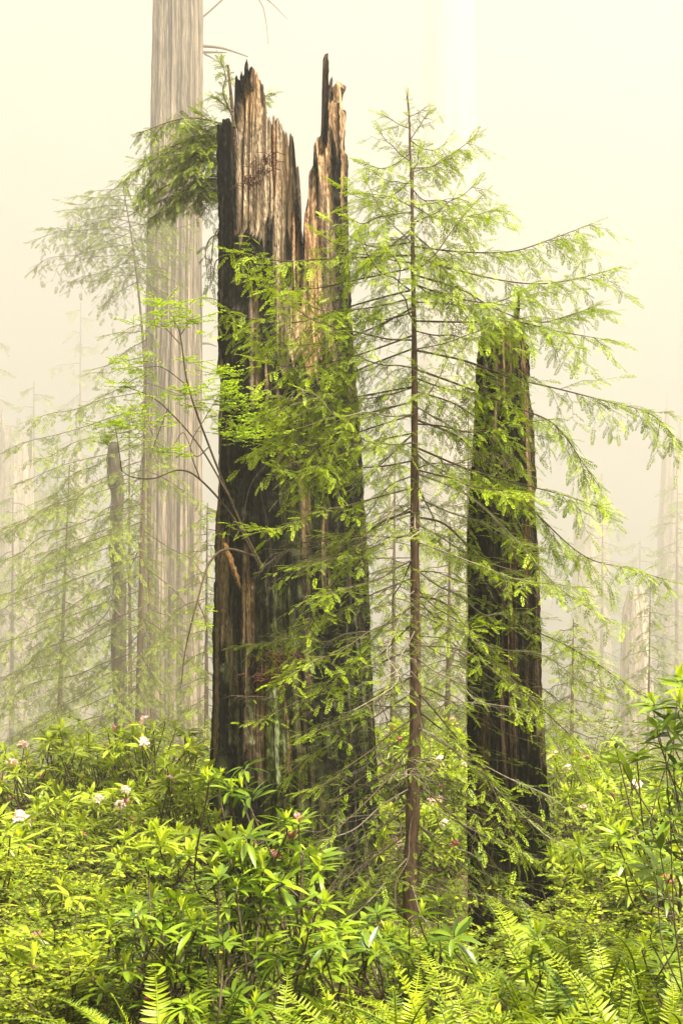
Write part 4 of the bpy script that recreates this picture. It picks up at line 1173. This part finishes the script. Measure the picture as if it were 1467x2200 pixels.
rs = np.random.default_rng(909)
GL = 'bright small leaved huckleberry brush at lower left'
GR = 'small leaved huckleberry brush in the right middle ground'
GM = 'small leaved brush in the shade between the stumps'
cnt = 0
for (x0, x1, d0, d1, n, lab, grp, ks) in [(-20, 440, 6.0, 12.5, 30, GL, 'huckleberry brush at lower left', .95), (1210, 1500, 6.6, 12.5, 28, GR, 'huckleberry brush at right', .95), (760, 1180, 7.0, 14, 26, GM, 'brush between the stumps', .5),
                                      (470, 760, 6.6, 11.5, 16, 'small leaved brush around the foot of the tall burnt stump', 'brush at the burnt stump', .5)]:
    for i in range(n):
        d = d0 + (d1 - d0) * (i + rs.random()) / n
        px = rs.uniform(x0, x1)
        if 960 < px < 1200 and d < 10.3: px -= 230
        brush((px - 733.5) / FPX * d, d, rs.integers(4), rs.uniform(.75, 1.15) * ks, lab, grp, rs.uniform(0, 6.28))
for i in range(46):
    d = 15 + 22 * (i + rs.random()) / 46
    px = rs.uniform(-60, 1530)
    brush((px - 733.5) / FPX * d, d, rs.integers(4), rs.uniform(1.3, 2.0), 'tall brush behind the flowering thickets', 'tall brush behind the thickets', rs.uniform(0, 6.28))

for i in range(36):
    d = 6.5 + 9 * rs.random()
    px = rs.choice([rs.uniform(-900, -60), rs.uniform(1540, 2400)])
    brush((px - 733.5) / FPX * d, d, rs.integers(4), rs.uniform(.8, 1.2), 'leafy brush beside the clearing', 'leafy brush beside the clearing', rs.uniform(0, 6.28))

# low leaf cover over the forest floor
b = Buf()
n = 78000
d = 3.6 + 30 * rs.random(n) ** 1.6
px = rs.uniform(-900, 2370, n)
x = (px - 733.5) / FPX * d
h = rs.uniform(.02, .26, n) * (1 + .02 * d)
pos = np.stack([x, d, ground_z(x, d) + h], 1)
az = rs.uniform(0, 6.28, n)
cl = vn(x * 2.2 + 40, d * 2.2, 251, 8)
b.scatter(LEAF, pos, np.stack([np.cos(az), np.sin(az), rs.normal(-.1, .3, n)], 1), np.array([0, 0, 1.]) + rs.normal(0, .35, (n, 3)), rs.uniform(.03, .065, n) * (1 + .03 * d), .2 + .6 * cl + rs.normal(0, .12, n))
tag(b.build('ground_cover', M['cover']), 'low leafy ground cover spread over the forest floor', 'plants', kind='stuff')

# a small rotten stump in the brush
o = P(72, 2115, 7.2)
ph, tq = np.meshgrid(np.linspace(0, 1, 14), np.linspace(0, 2 * np.pi, 22, endpoint=False), indexing='ij')
b = Buf()
rr = .10 * (1 + .5 * (vn(tq / 6.2832 * 7, ph * 2, 7, 3) - .5)) * np.where(ph > .93, .15, 1)
zz = np.where(ph > .93, .9, ph) * (.42 + .06 * vn(tq / 6.2832 * 9, ph * 0, 9, 5))
gz = float(ground_z(o[0], 7.2))
b.add(np.stack([o[0] + rr * np.cos(tq), 7.2 + rr * np.sin(tq), gz - .05 + zz], -1), grid_faces(14, 22))
tag(b.build('rotten_stump', M['burnt'], col=np.tile([.03, .018, .011], (14 * 22, 1))), 'small dark rotten stump poking out of the brush at lower left', 'stump')


# ------------------------------------------------------------------ haze
def make_haze():
    b = Buf()
    x, y0, y1, z0, z1 = 265.0, -30.0, 570.0, -14.0, 268.0
    v = np.array([[sx * x, y, z] for z in (z0, z1) for sx, y in ((-1, y0), (1, y0), (1, y1), (-1, y1))])
    b.add(v, [[0, 3, 2, 1], [4, 5, 6, 7], [0, 1, 5, 4], [1, 2, 6, 5], [2, 3, 7, 6], [3, 0, 4, 7]])
    m, t, o = mat('haze')
    pv = t.nodes.new('ShaderNodeVolumePrincipled')
    pv.inputs['Color'].default_value = (.86, .85, .80, 1)
    pv.inputs['Density'].default_value = HAZE
    pv.inputs['Anisotropy'].default_value = .45
    t.links.new(pv.outputs[0], o.inputs['Volume'])
    ob = b.build('haze', m, smooth=False)
    tag(ob, kind='stuff')


make_haze()
